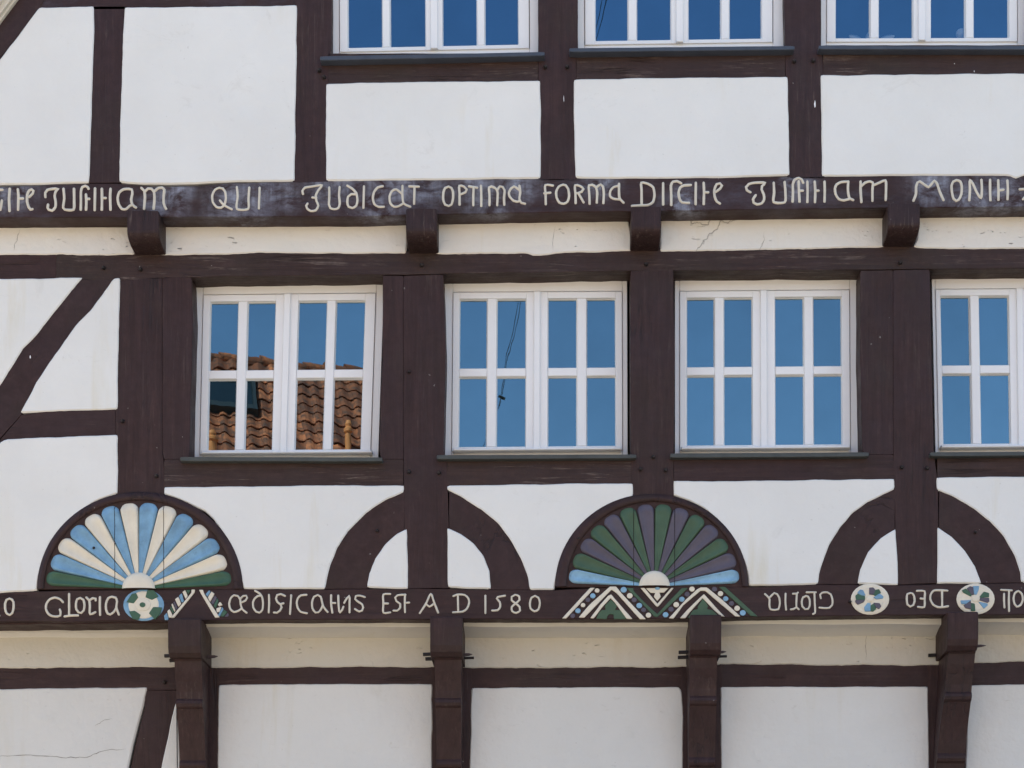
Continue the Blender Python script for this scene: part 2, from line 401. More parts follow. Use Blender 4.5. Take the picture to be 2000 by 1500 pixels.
# --- upper storey timbers
wood('post', [(180, 12), (247, 12), (246, 60), (243, 120), (239, 250), (238, 357), (170, 357), (173, 250), (178, 120)], YU)
wood('post', [(574, -400), (648, -400), (648, 95), (642, 118), (641, 357), (571, 357), (572, 250), (574, 120)], YU)
wood('post', [(1050, -400), (1129, -400), (1129, 94), (1126, 120), (1127, 353), (1051, 353), (1052, 230), (1051, 120)], YU)
wood('post', [(1524, -400), (1604, -400), (1604, 88), (1608, 120), (1611, 349), (1538, 349), (1536, 240), (1534, 120)], YU)
wood('post', [(2008, -400), (2127, -400), (2130, 343), (2053, 343), (2053, 110), (2008, 86)], YU)
wood('beam', [(60, -60), (574, -60), (574, 14), (400, 17), (242, 18), (180, 18), (60, 20)], YU, 'text_beam')
wood('rail', [(641, 104), (1051, 104), (1051, 162), (850, 163), (641, 167)], YU, 'thw')
wood('rail', [(1126, 96), (1534, 96), (1534, 153), (1400, 155), (1126, 159)], YU, 'thw')
wood('rail', [(1608, 88), (2053, 88), (2053, 147), (1850, 148), (1608, 151)], YU, 'thw')
wood('rail', [(2127, -60), (2480, -60), (2530, 20), (2127, 22)], YU, 'th')
for a, b in ((648, 1050), (1129, 1524), (1604, 2008)):
    wood('window_head', [(a, -400), (b, -400), (b, -296), (a, -296)], YU, 'th')
wood('beam', [(330, -462), (2270, -462), (2230, -402), (370, -402)], YU, 'th')
wood('rafter', [(-225, 350), (0, 48), (36, 0), (336, -400), (1263, -1640), (1300, -1640), (1300, -1580), (430, -440), (388, -400), (88, 0), (52, 48), (4, 108), (-160, 357)], YU - .004, 'tn', wob=.3)
wood('rafter', [(2825, 350), (2600, 48), (2564, 0), (2264, -400), (1337, -1640), (1301, -1640), (1301, -1580), (2170, -440), (2212, -400), (2512, 0), (2548, 48), (2596, 108), (2760, 357)], YU - .004, 'tn', wob=.3)
# bargeboard of the left verge: three stepped cream boards
bb = empty('bargeboard', W(-60, 60, -.2), H, label='cream stepped bargeboard along the left verge')
def verge(off0, off1, y0, y1):
    def ln(off): return [(-260 - off, 364 - off * .2), (0 - off, 48), (36 - off, 0), (336 - off, -400), (1300, -1690 - off)]
    A = ln(off0); B = ln(off1)
    prism('board', A + B[::-1], y0, y1, MAT['board'], bb, bev=.8, bevd=.003, wob=.2, step=60)
verge(6, 16, -.03, .3); verge(16, 28, -.06, .3); verge(28, 33, -.045, .3); verge(33, 62, -.09, .3)

# --- the two inscribed beams
TB = prism('inscribed_beam', [(XL, 366), (0, 364), (174, 358), (232, 358), (300, 364), (380, 363), (440, 357), (500, 356), (700, 352), (1000, 349), (1250, 348), (1500, 345), (1600, 344), (1900, 342), (1975, 343), (2060, 340), (XR, 336),
                              (XR, 400), (2000, 404), (1797, 406), (1500, 409), (1300, 412), (1000, 416), (860, 419), (700, 423), (350, 424), (0, 425), (XL, 426)],
           YU, .36, MAT['text_beam'], H, bev=1.4, bevd=.006, wob=.5, step=12, label='upper beam with cream painted Latin verse and whitish bloom')
LBP = [(-225, 1160), (0, 1158), (72, 1154), (240, 1151.5), (480, 1150), (640, 1151), (800, 1149), (960, 1151), (1085, 1152), (1180, 1147), (1300, 1145), (1470, 1146), (1600, 1141), (1760, 1142), (1840, 1140), (2000, 1138), (XR, 1134),
       (XR, 1196), (2000, 1200), (1900, 1201), (1700, 1202), (1500, 1204.5), (1300, 1209), (1050, 1209), (900, 1209), (700, 1210), (500, 1210), (330, 1213)]
LB = prism('inscribed_beam', LBP + [(240, 1212), (140, 1215), (70, 1213), (0, 1214), (XL, 1216)], YM - .002, YM + .11, MAT['lower_beam'], H, bev=1.4, bevd=.006, wob=.5, step=12,
           label='lower beam with carved cream inscription, rosettes, zigzags and date 1580')
# thicker bearer behind the left bay of the lower beam
prism('bearer', [(XL, 1190), (330, 1190), (332, 1217), (150, 1219), (100, 1219), (XL, 1222)], YM + .04, YM + .235, MAT['th'], H, bev=1, wob=.8)

# --- main storey timbers
wood('header_beam', [(XL, 492), (110, 492), (110, 546), (XL, 548)], YM, 'th')
wood('header_beam', [(110, 492), (850, 489), (1237, 485), (1500, 482), (XR, 476), (XR, 524), (2000, 524), (1500, 527), (1240, 529), (870, 535), (600, 538), (375, 541), (235, 547), (110, 546)], YM, 'thw', wob=.9)
wood('post', [(226, 548), (317, 541), (317, 880), (320, 905), (321, 968), (272, 961), (226, 970)], YM)
wood('stud', [(317, 541), (374, 541), (377, 620), (373, 760), (370, 897), (320, 897), (317, 880)], YM)
wood('post', [(788, 538), (866, 536), (871, 700), (866, 880), (873, 900), (877, 1040), (878, 1149), (793, 1149), (790, 1040), (788, 900)], YM)
wood('stud', [(748, 538), (788, 538), (788, 897), (744, 897), (741, 880), (747, 700)], YM)
wood('post', [(1231, 529), (1315, 527), (1318, 700), (1316, 880), (1316, 972), (1278, 965), (1233, 976), (1232, 880)], YM)
wood('stud', [(1680, 528), (1744, 527), (1745, 888), (1690, 888), (1684, 880), (1680, 700)], YM)
wood('post', [(1744, 527), (1816, 526), (1820, 700), (1824, 880), (1832, 940), (1835, 1139), (1751, 1142), (1748, 1000), (1745, 900)], YM)
wood('post', [(2172, 524), (2306, 523), (2306, 1137), (2168, 1137), (2172, 880)], YM)
wood('post', [(2556, 523), (2624, 523), (2624, 1137), (2556, 1137)], YM)
wood('post', [(2772, 522), (XR, 522), (XR, 1134), (2772, 1134)], YM)
wood('breast_rail', [(320, 897), (788, 897), (788, 952), (500, 954), (320, 955)], YM, 'thw')
wood('breast_rail', [(873, 892), (1233, 890), (1233, 948), (1050, 950), (873, 953)], YM, 'thw')
wood('breast_rail', [(1316, 888), (1745, 888), (1748, 940), (1500, 943), (1316, 944)], YM, 'th')
wood('breast_rail', [(1831, 886), (2170, 884), (2170, 935), (1831, 937)], YM, 'thw')
wood('brace', [(152, 546), (226, 546), (227, 549), (205, 580), (180, 611), (155, 638), (130, 671), (100, 713), (75, 750), (57, 785), (42, 810), (-4, 860), (-60, 850), (-20, 745), (15, 714), (40, 676), (70, 644), (96, 609), (135, 562)], YM, 'tn')
wood('rail', [(42, 810), (120, 798), (226, 794), (226, 856), (120, 857), (5, 864), (-2, 861)], YM, 'th')
wood('brace', [(-60, 850), (-2, 862), (4, 870), (-84, 1010), (-112, 1160), (-172, 1160), (-140, 920)], YM, 'tn')
wood('rail', [(XL, 855), (-60, 850), (-140, 920), (-142, 925), (XL, 925)], YM, 'th')
# curved braces of the two arches
wood('curved_brace', [(790, 955), (750, 970), (710, 996), (674, 1033), (652, 1067), (638, 1103), (631, 1131), (629, 1150), (721, 1150), (726, 1122), (738, 1093), (757, 1066), (778, 1046), (790, 1038)], YM, 'tn')
wood('curved_brace', [(877, 952), (907, 966), (943, 990), (979, 1020), (1004, 1053), (1025, 1092), (1036, 1124), (1040, 1152), (953, 1152), (951, 1117), (940, 1088), (921, 1065), (897, 1047), (877, 1037)], YM, 'tn')
wood('curved_brace', [(1748, 951), (1722, 960), (1691, 976), (1660, 999), (1635, 1029), (1614, 1063), (1602, 1094), (1594, 1122), (1592, 1141), (1680, 1141), (1686, 1114), (1700, 1082), (1724, 1055), (1748, 1039)], YM, 'tn')
wood('curved_brace', [(1834, 952), (1865, 965), (1905, 987), (1938, 1014), (1966, 1045), (1987, 1082), (1998, 1116), (2000, 1138), (1910, 1139), (1899, 1108), (1880, 1079), (1856, 1053), (1834, 1037)], YM, 'tn')

# --- ground storey timbers
wood('beam', [(XL, 1300), (350, 1297), (350, 1347), (289, 1348), (0, 1351), (XL, 1353)], YL, 'th')
wood('beam', [(424, 1297), (845, 1297), (845, 1340), (424, 1342)], YL, 'th')
wood('beam', [(917, 1299), (1334, 1299), (1334, 1347), (917, 1348)], YL, 'th')
wood('beam', [(1405, 1292), (1815, 1294), (1815, 1347), (1405, 1346)], YL, 'th')
wood('beam', [(1888, 1290), (XR, 1285), (XR, 1338), (1888, 1343)], YL, 'th')
for a, b, t in ((348, 428, 1299), (841, 921, 1299), (1330, 1411, 1299), (1811, 1894, 1296), (2286, 2370, 1220), (2760, XR, 1220)):
    wood('post', [(a, t), (b, t), (b, 2160), (a, 2160)], YL - .001, 'tv')
wood('brace', [(284, 1348), (349, 1348), (349, 1366), (341, 1400), (330, 1450), (315, 1520), (275, 1700), (186, 2100), (112, 2100), (205, 1700), (255, 1500), (263, 1460), (273, 1420), (283, 1380)], YL, 'tv')
wood('beam', [(XL, 2095), (XR, 2095), (XR, 2162), (XL, 2162)], YL - .01, 'th')
MAT['stone'] = plaster('plinth_stone', (.33, .30, .26), 2.2, 1.0, .6)
prism('plinth', [(XL, 2163), (XR, 2163), (XR, 2455), (XL, 2455)], YL - .06, YL + .3, MAT['stone'], H, bev=2, wob=.5)

# --- soffit coves under the second jetty
def cove(x0, x1, ya, pa, pb, pc):
    za = W(0, pa, ya).z; zb = W(0, pb, ya).z; zc = W(0, pc, YL).z
    prof = [(ya, za + .05), (ya, zb + .006)]
    for k in range(1, 9):
        t = k / 8
        prof.append((ya + (YL - ya) * t, zb + .006 * (1 - t) + (zc - zb) * t ** 1.7))
    prof += [(YL + .04, zc), (YL + .04, za + .05)]
    vs = []; n = len(prof); S = 14
    for s in range(S + 1):
        t = s / S
        for (y, z) in prof:
            x = ((x0 + (x1 - x0) * t) - CX) * (12 + YM) / F
            vs.append((x, y, z + .0022 * math.sin(x * 9 + y * 3) + .0016 * noise.noise(Vector((x * 7, 0, 3)))))
    fs = [(s * n + i, s * n + (i + 1) % n, (s + 1) * n + (i + 1) % n, (s + 1) * n + i) for s in range(S) for i in range(n)]
    fs += [tuple(range(n)), tuple(range(S * n, S * n + n))[::-1]]
    mesh_obj('soffit_cove', vs, fs, MAT['plaster_c'], H)
cove(XL, 345, YM + .236, 1219, 1237, 1247)
cove(395, 865, YM + .112, 1209, 1226, 1247)
cove(890, 1362, YM + .112, 1209, 1226, 1247)
cove(1390, 1875, YM + .112, 1203, 1221, 1244)
cove(1890, XR, YM + .112, 1198, 1217, 1241)

# --- joist ends under the first jetty
def extrude_x(name, prof, x0, x1, mat, parent, bev=.006, **pr):
    import bmesh
    n = len(prof)
    vs = [(x0, y, z) for y, z in prof] + [(x1, y, z) for y, z in prof]
    fs = [(i, (i + 1) % n, n + (i + 1) % n, n + i) for i in range(n)] + [tuple(range(n))[::-1], tuple(range(n, 2 * n))]
    o = mesh_obj(name, vs, fs, mat, parent, **pr)
    bm = bmesh.new(); bm.from_mesh(o.data); bmesh.ops.recalc_face_normals(bm, faces=bm.faces)
    side = [e for e in bm.edges if abs(e.verts[0].co.x - e.verts[1].co.x) < 1e-6]
    bmesh.ops.bevel(bm, geom=side, offset=bev, segments=1, affect='EDGES')
    bm.to_mesh(o.data); bm.free()
    return o
def zat(py, y): return W(0, py, y).z
def xat(px, y): return W(px, 0, y).x
for (a, b, pt, pbk) in ((248, 310, 412, 498), (793, 853, 408, 495), (1233, 1291, 404, 490), (1735, 1797, 398, 482)):
    yf = YU - .07; zt = zat(pt, yf); zb = zat(pbk, YM)
    prof = [(YM + .1, zb), (YM + .1, zt), (yf, zt)]
    zc = zat(pt + 38, yf)
    for k in range(0, 9):
        t = k / 8 * math.pi / 2
        prof.append((yf + .135 * (1 - math.cos(t)), zc - (zc - zb - .0) * (math.sin(t) ** .9)))
    extrude_x('joist_end', prof[::-1], xat(a, yf), xat(b, yf), MAT['tj'], H)

# --- carved brackets under the second jetty
def bracket(hx0, hx1, pt, pb, sx0, sx1, bx0, bx1, pegs, lab):
    yf = YM - .09
    br = empty('bracket', (xat((hx0 + hx1) / 2, yf), YL, zat(1640, YL)), H, label=lab)
    zt, zb = zat(pt, yf), zat(pb, yf)
    prof = [(YL + .02, zt), (yf + .012, zt), (yf, zt - .012), (yf - .003, zt - .07), (yf, zb + .07), (yf + .012, zb + .03), (yf + .04, zb + .004), (yf + .06, zb), (YL + .02, zb)]
    extrude_x('bracket_head', prof, xat(hx0, yf), xat(hx1, yf), MAT['tv'], br, .005)
    d = pb - 1282
    sh = [(1272, .125), (1284, .130), (1290, .150), (1310, .165), (1330, .190), (1350, .208), (1364, .214), (1368, .200), (1373, .196), (1379, .203), (1384, .224), (1400, .246), (1430, .282), (1460, .312), (1484, .330),
          (1489, .318), (1494, .315), (1499, .322), (1504, .342), (1540, .372), (1600, .415), (1660, .470)]
    pr_ = [(y, zat(p + d, y)) for p, y in sh]
    prof2 = pr_ + [(YL + .02, zat(1660, YL)), (YL + .02, zat(1272, YL) + .05), (.125, zat(1272 + d, .125) + .02)]
    o = extrude_x('bracket_shaft', prof2, 0, 1, MAT['tv'], br, .0)
    # give the shaft its slightly tapering sides
    zA, zB = pr_[0][1], pr_[-5][1]
    X0, X1, x0, x1 = xat(sx0, .14), xat(sx1, .14), xat(bx0, .34), xat(bx1, .34)
    cw = WL[o]
    for v in o.data.vertices:
        t = min(1.6, max(0, (zA - (v.co.z + cw.z)) / (zA - zB)))
        L = X0 + (x0 - X0) * t; R = X1 + (x1 - X1) * t
        v.co.x = (L if v.co.x + cw.x < .5 else R) - cw.x
    for (kind, side, px, py, ln, yy) in pegs:
        p = W(px, py, yy); sgn = -1 if side == 'L' else 1
        q = p + Vector((sgn * ln, 0, .004 * sgn)); p0 = p - Vector((sgn * .06, 0, 0))
        if kind == 'p': tube('peg', [p0, p, p + (q - p) * .55, q], [.011, .011, .009, .0015], MAT['woodpeg'], br, 8)
        else: tube('peg', [p0, q], .0125 if kind == 'b' else .009, MAT['iron'], br, 6)
bracket(328, 392, 1207, 1283, 340, 393, 352, 402, [('b', 'L', 336, 1280, .05, .20), ('b', 'L', 340, 1289, .03, .22), ('p', 'R', 411, 1283, .05, .34)], 'leftmost bracket, its right side showing')
bracket(840, 903, 1203, 1281, 848, 901, 853, 901, [('b', 'L', 841, 1277, .05, .2), ('b', 'L', 845, 1286, .048, .24), ('p', 'R', 908, 1279, .05, .25), ('d', 'R', 911, 1286, .05, .30)], 'bracket below the D of the inscribed date')
bracket(1348, 1409, 1200, 1277, 1347, 1401, 1345, 1396, [('b', 'L', 1346, 1273, .07, .24), ('b', 'L', 1343, 1283, .065, .26), ('p', 'R', 1404, 1274, .05, .2), ('d', 'R', 1402, 1283, .06, .24)], 'bracket below the zigzag carving')
bracket(1851, 1911, 1194, 1269, 1855, 1906, 1829, 1884, [('b', 'L', 1822, 1279, .03, .44), ('p', 'R', 1905, 1262, .07, .16)], 'rightmost bracket, below the rosette')

# --- pegs in the timbers
def nail(px, py, y, r=.013):
    p = W(px, py, y); a = random.uniform(-.3, .3)
    pts = [p + Vector((0, .02, 0)), p + Vector((0, -.012, 0)), p + Vector((a * .01, -.030, -.004))]
    tube('peg', pts, [r, r, r * .55], MAT['iron'], H, 7)
for px, py in ((624, 139), (633, 152), (1065, 132), (1108, 132), (1551, 121), (1588, 120)): nail(px, py, YU)
for px, py in ((203, 524), (275, 527), (824, 519), (1262, 517), (1758, 514), (306, 930), (240, 823), (799, 922), (858, 924), (799, 727), (1251, 917), (1300, 919), (1276, 893), (1761, 913), (1811, 915),
               (737, 1037), (1905, 1040), (184, 1071), (1130, 1052), (1660, 1176)): nail(px, py, YM, .010 if py > 1000 or py == 727 else .013)
nail(322, 1333, YL)

MAT['crack'] = paint('crack_line', (.23, .21, .18), .9, .3, .2, .3)  # flat dark colour of the thin crack ribbons
def crack(pts, y, wpx=.9):
    V = []; Fc = []
    P = []
    for i in range(len(pts) - 1):
        for k in range(6):
            t = k / 6; P.append((pts[i][0] + (pts[i + 1][0] - pts[i][0]) * t + random.uniform(-1, 1), pts[i][1] + (pts[i + 1][1] - pts[i][1]) * t + random.uniform(-1.3, 1.3)))
    for i, (x, z) in enumerate(P):
        a = P[max(0, i - 1)]; b_ = P[min(len(P) - 1, i + 1)]; t = Vector((b_[0] - a[0], b_[1] - a[1])).normalized(); ww = wpx * random.uniform(.25, .6) * min(1, i / 3, (len(P) - 1 - i) / 3 + .05)
        for s_ in (-1, 1): V.append(W(x - t.y * ww * s_, z + t.x * ww * s_, y - .0078))
    for i in range(len(P) - 1): Fc.append((2 * i, 2 * i + 1, 2 * i + 3, 2 * i + 2))
    mesh_obj('hairline_crack', V, Fc, MAT['crack'], H)
crack([(-20, 1478), (50, 1474), (110, 1479), (165, 1480), (200, 1466), (256, 1462)], YL, 1.2)
crack([(185, 1418), (200, 1408), (225, 1402)], YL, .8)
crack([(39, 448), (33, 470), (28, 478), (27, 494)], YM, 1.0)
crack([(1694, 1238), (1690, 1262), (1693, 1296)], YL, 1.0)
crack([(1085, 440), (1080, 470), (1081, 495)], YM, .7)

def chip(px, py, y, w_, h_):
    prism('paint_chip', [(px - w_, py), (px, py - h_), (px + w_ * .8, py - h_ * .3), (px + w_, py + h_ * .6), (px, py + h_)], y - .0015, y + .01, MAT['soft_white'], H, bev=.3, bevd=.001, wob=.5, step=3, corner=.8)
chip(1592, 203, YU, 1.7, 8); chip(59, 697, YM, 1.4, 4); chip(1101, 192, YU, .8, 7); chip(1864, 124, YU, 1.2, 1.5); chip(1903, 139, YU, 1, 2.2)

# ------------------------------------------------------------------ windows
def window(quad, us, vs_, yw, parent, extra=(.03, .03, .04, .035), bar=True, lab=None):
    (ax, ay), (bx, by), (cx_, cy_), (dx, dy) = quad      # tl, tr, br, bl
    def Q(u, v):
        x = (ax * (1 - u) + bx * u) * (1 - v) + (dx * (1 - u) + cx_ * u) * v
        y = (ay * (1 - u) + by * u) * (1 - v) + (dy * (1 - u) + cy_ * u) * v
        return (x, y)
    def R(u0, v0, u1, v1): return [Q(u0, v0), Q(u1, v0), Q(u1, v1), Q(u0, v1)]
    c = W(*Q(.5, .98), yw)
    wn = empty('window', c, parent, **({'label': lab} if lab else {}))
    def piece(name, pts, y0, y1, mat='white', bev=.7, bevd=.003):
        return prism(name, None, y0, y1, MAT[mat], wn, bev=bev, bevd=bevd, out=pts if area2(pts) > 0 else pts[::-1])
    eL, eR, eT, eB = extra
    u0, u1, u2, u3, u4, u5, u6, u7 = us      # pane edges
    v0, v1, v2, v3 = vs_
    fr = [('L', R(-eL, -eT, u0 * .40, 1 + eB)), ('R', R(1 - (1 - u7) * .42, -eT, 1 + eR, 1 + eB)),
          ('T', R(u0 * .40 + .001, -eT, 1 - (1 - u7) * .42 - .001, v0 * .38)), ('B', R(u0 * .40 + .001, v3 + (1 - v3) * .62, 1 - (1 - u7) * .42 - .001, 1 + eB))]
    for _, p in fr: piece('frame', p, yw, yw + .06)
    ys = yw - .010
    mid = (u3 + u4) / 2
    for (a0, a1, b0, b1, oL, oR) in ((u0, u1, u2, u3, u0 * .43, mid - .001), (u4, u5, u6, u7, mid + .001, 1 - (1 - u7) * .45)):
        vt, vb = v0 * .42, v3 + (1 - v3) * .60
        piece('sash_stile', R(oL, vt, a0, vb), ys, ys + .045); piece('sash_stile', R(b1, vt, oR, vb), ys, ys + .045)
        piece('sash_rail', R(a0, vt, b1, v0), ys + .0005, ys + .045); piece('sash_rail', R(a0, v3, b1, vb), ys + .0005, ys + .045)
        piece('glazing_bar', R(a1, v0, b0, v3), ys + .004, ys + .04, bev=1.2, bevd=.006)
        for (p0, p1) in ((a0, a1), (b0, b1)):
            piece('glazing_bar', R(p0, v1, p1, v2), ys + .0045, ys + .04, bev=1.2, bevd=.006)
            for (q0, q1) in ((v0, v1), (v2, v3)):
                # slim putty bead round each pane
                P = R(p0, q0, p1, q1)
                P = P if area2(P) > 0 else P[::-1]
                I = inset(P, 1.6); V = []; Fc = []
                for ring, y in ((P, ys + .012), (I, ys + .026), (I, ys + .04), (P, ys + .04)):
                    for (x, z) in ring: V.append((W(x, z, ys)[0], y, W(x, z, ys)[2]))
                for r_ in range(4):
                    for i in range(4):
                        j = (i + 1) % 4; Fc.append((r_ * 4 + i, r_ * 4 + j, ((r_ + 1) % 4) * 4 + j, ((r_ + 1) % 4) * 4 + i))
                mesh_obj('putty_bead', V, Fc, MAT['white'], wn)
                tilt = random.uniform(-.0002, .0002)
                O = inset(P, -1.0)
                V = [(W(x, z, ys)[0], ys + .030 + (tilt if k in (0, 3) else -tilt), W(x, z, ys)[2]) for k, (x, z) in enumerate(O)]
                mesh_obj('pane', V, [(0, 1, 2, 3)], MAT['glass' if bar else 'glass_u'], wn)
    piece('cover_strip', R(mid - .018, v0 * .35, mid + .018, v3 + (1 - v3) * .35), ys - .018, ys, bev=1.2, bevd=.005)
    if bar:
        vb0, vb1 = v3 + (1 - v3) * .12, v3 + (1 - v3) * .52
        piece('weather_bar', R(.035, vb0, .965, vb1), ys - .05, ys + .01, bev=1.6, bevd=.008)
    return wn
US = (.062, .218, .271, .436, .556, .719, .772, .936)
VS = (.066, .483, .534, .955)
YW = YM + .17
window([(387, 567), (750, 563), (739, 891), (380, 893)], (.066, .218, .268, .42, .541, .697, .744, .903), (.068, .480, .532, .958), YW, H, (.03, .0, .04, .05), lab='window reflecting a tiled roof')
window([(876, 562), (1225, 560), (1226, 885), (873, 888)], US, VS, YW, H, (.03, .0, .04, .05), lab='window reflecting a slack cable')
window([(1318, 560), (1671, 557), (1673, 882), (1318, 885)], (.065, .220, .271, .430, .553, .714, .765, .924), VS, YW, H, (.0, .02, .04, .05))
window([(1820, 556), (2172, 554), (2174, 879), (1827, 882)], (.046, .21, .26, .427, .548, .712, .762, .925), VS, YW, H, (.0, .04, .04, .05))
UVS = (.05, .47, .51, .968)
window([(650, -300), (1048, -304), (1050, 99), (652, 107)], (.068, .239, .276, .452, .533, .704, .741, .908), UVS, YU + .08, H, (.02, .02, .03, .03), bar=False)
window([(1127, -300), (1526, -304), (1526, 87), (1128, 93)], (.086, .249, .29, .46, .543, .705, .745, .905), UVS, YU + .08, H, (.02, .02, .03, .03), bar=False)
window([(1603, -300), (1999, -304), (2000, 86), (1602, 87)], (.075, .246, .287, .457, .543, .714, .754, .928), UVS, YU + .08, H, (.02, .02, .03, .03), bar=False)

def sill(pts, yf, yb, mat):
    return prism('window_sill', pts, yf, yb, MAT[mat], H, bev=.8, bevd=.004, wob=.25, step=30)
sill([(352, 892), (747, 893), (747, 901), (352, 900.5)], YM - .05, YW + .02, 'slate')
sill([(853, 888.5), (1243, 887), (1243, 895), (853, 897)], YM - .05, YW + .02, 'slate')
sill([(1309, 885), (1697, 883), (1697, 891.5), (1309, 894)], YM - .05, YW + .02, 'slate')
sill([(1817, 882.5), (2190, 881), (2190, 889), (1817, 891)], YM - .05, YW + .02, 'slate')
sill([(625, 109.5), (1064, 101), (1064, 109), (625, 118)], YU - .07, YU + .12, 'lead')
sill([(1112, 93.5), (1552, 89), (1552, 97), (1112, 101.5)], YU - .07, YU + .12, 'lead')
sill([(1599, 88), (1800, 90), (2048, 89), (2048, 97), (1599, 96)], YU - .07, YU + .12, 'lead')

# ------------------------------------------------------------------ shell fans
def fan(cx, cy, rx, ry, hub, cols, ox, oy, orx, ory, seams, lab, flat):
    fn = empty('shell_carving', W(cx, cy, YM), H, label=lab)
    # backing board with its raised rim
    arc = [(ox + orx * math.cos(a), oy - ory * math.sin(a)) for a in [math.pi * k / 46 for k in range(47)]]
    inner = [(cx + (rx + 4) * math.cos(a), cy - (ry + 4) * math.sin(a)) for a in [math.pi * k / 46 for k in range(47)]]
    prism('backing_board', None, YM + .0, YM + .2, MAT['tn'], fn, bev=1.2, bevd=.003, out=arc[::-1] if area2(arc) < 0 else arc)
    # rim ring, proud of the board
    V = []; Fc = []
    prof = [(1.0, .0), (.985, -.010), (.5, -.016), (.10, -.018), (0, -.001)]
    for k in range(47):
        for (t, dy) in prof:
            x = inner[k][0] + (arc[k][0] - inner[k][0]) * t; z = inner[k][1] + (arc[k][1] - inner[k][1]) * t
            V.append(W(x, min(z, flat), YM) + Vector((0, dy, 0)))
    m = len(prof)
    for k in range(46):
        for j in range(m - 1): Fc.append((k * m + j, k * m + j + 1, (k + 1) * m + j + 1, (k + 1) * m + j))
    mesh_obj('rim', V, Fc, MAT['tn'], fn, smooth=True)
    import bmesh
    n = len(cols)
    for i, c in enumerate(cols):
        a0 = math.pi - math.pi * i / n; a1 = math.pi - math.pi * (i + 1) / n
        if i == 0: a0 -= .035
        if i == n - 1: a1 += .035
        am, ah = (a0 + a1) / 2, (a0 - a1) / 2 * .975
        NR, NU = 16, 14; V = []; Fc = []
        j0 = random.uniform(-.006, .006)
        for r in range(NR + 1):
            t = r / NR
            for u in range(NU + 1):
                uu = -1 + 2 * u / NU
                rend = 1.0 + j0 - .058 * abs(uu) ** 3.2
                rr = (hub * .8) + (rend - hub * .8) * t
                a = am + ah * uu * (1 if t < .9 else 1 - .05 * ((t - .9) / .1) ** 2)
                au = abs(uu)
                edge = (.50 + .50 * (au / .80) ** 2) if au < .80 else (1 - ((au - .80) / .20) ** 2 * .95)
                endf = 1.0 if t < .86 else ((1 + .35 * (t - .86) / .08) if t < .94 else 1.35 * (1 - ((t - .94) / .06) ** 2))
                hgt = -.001 - .027 * min(1.1, edge * endf) * (.45 + .55 * t)
                V.append(W(cx + rx * rr * math.cos(a), cy - ry * rr * math.sin(a), YM) + Vector((0, hgt, 0)))
        for r in range(NR):
            for u in range(NU):
                Fc.append((r * (NU + 1) + u, r * (NU + 1) + u + 1, (r + 1) * (NU + 1) + u + 1, (r + 1) * (NU + 1) + u))
        o = mesh_obj('petal', V, Fc, MAT[c], fn, smooth=True)
        # the carving crosses three boards: open the butt joints
        bm = bmesh.new(); bm.from_mesh(o.data)
        for s in seams:
            xs = xat(s, YM) - WL[o].x
            for off in (-.0022, .0022):
                bmesh.ops.bisect_plane(bm, geom=bm.verts[:] + bm.edges[:] + bm.faces[:], plane_co=(xs + off, 0, 0), plane_no=(1, 0, 0))
            kill = [f for f in bm.faces if abs(f.calc_center_median().x - xs) < .0022]
            bmesh.ops.delete(bm, geom=kill, context='FACES')
        if len(bm.faces): bm.to_mesh(o.data)
        bm.free()
    # half-round hub
    V = []; Fc = []; NR = 6; NA = 16
    for r in range(NR + 1):
        for k in range(NA + 1):
            a = math.pi * k / NA; rr = r / NR
            V.append(W(cx + rx * hub * rr * math.cos(a), cy - rx * hub * rr * math.sin(a) * .98, YM) + Vector((0, -.018 - .018 * math.sqrt(max(0, 1 - rr * rr)), 0)))
    b0 = len(V)
    for k in range(NA + 1):
        a = math.pi * k / NA; V.append(W(cx + rx * hub * 1.02 * math.cos(a), cy - rx * hub * math.sin(a), YM) + Vector((0, .01, 0)))
    for r in range(NR):
        for k in range(NA): Fc.append((r * (NA + 1) + k, r * (NA + 1) + k + 1, (r + 1) * (NA + 1) + k + 1, (r + 1) * (NA + 1) + k))
    for k in range(NA): Fc.append((NR * (NA + 1) + k, NR * (NA + 1) + k + 1, b0 + k + 1, b0 + k))
    mesh_obj('hub', V, Fc, MAT['cream'], fn, smooth=True)
b_, c_, g_ = 'blue', 'cream', 'green'
fan(271.5, 1150.5, 181, 169, .176, [g_, b_, c_, b_, c_, b_, c_, b_, c_, b_, c_, b_, c_, g_], 274, 1151, 201, 190, (225, 320.5), 'blue and cream shell carving with dark green end petals', 1151)
g2, p_ = 'green2', 'purple'
fan(1278, 1145.5, 167, 161, .180, ['lblue', g2, p_, g2, p_, g2, p_, g2, p_, g2, p_, g2, p_, 'lblue'], 1273, 1147, 189, 182, (1237.5, 1317.5), 'green and grey-purple shell carving with pale blue end petals', 1146)

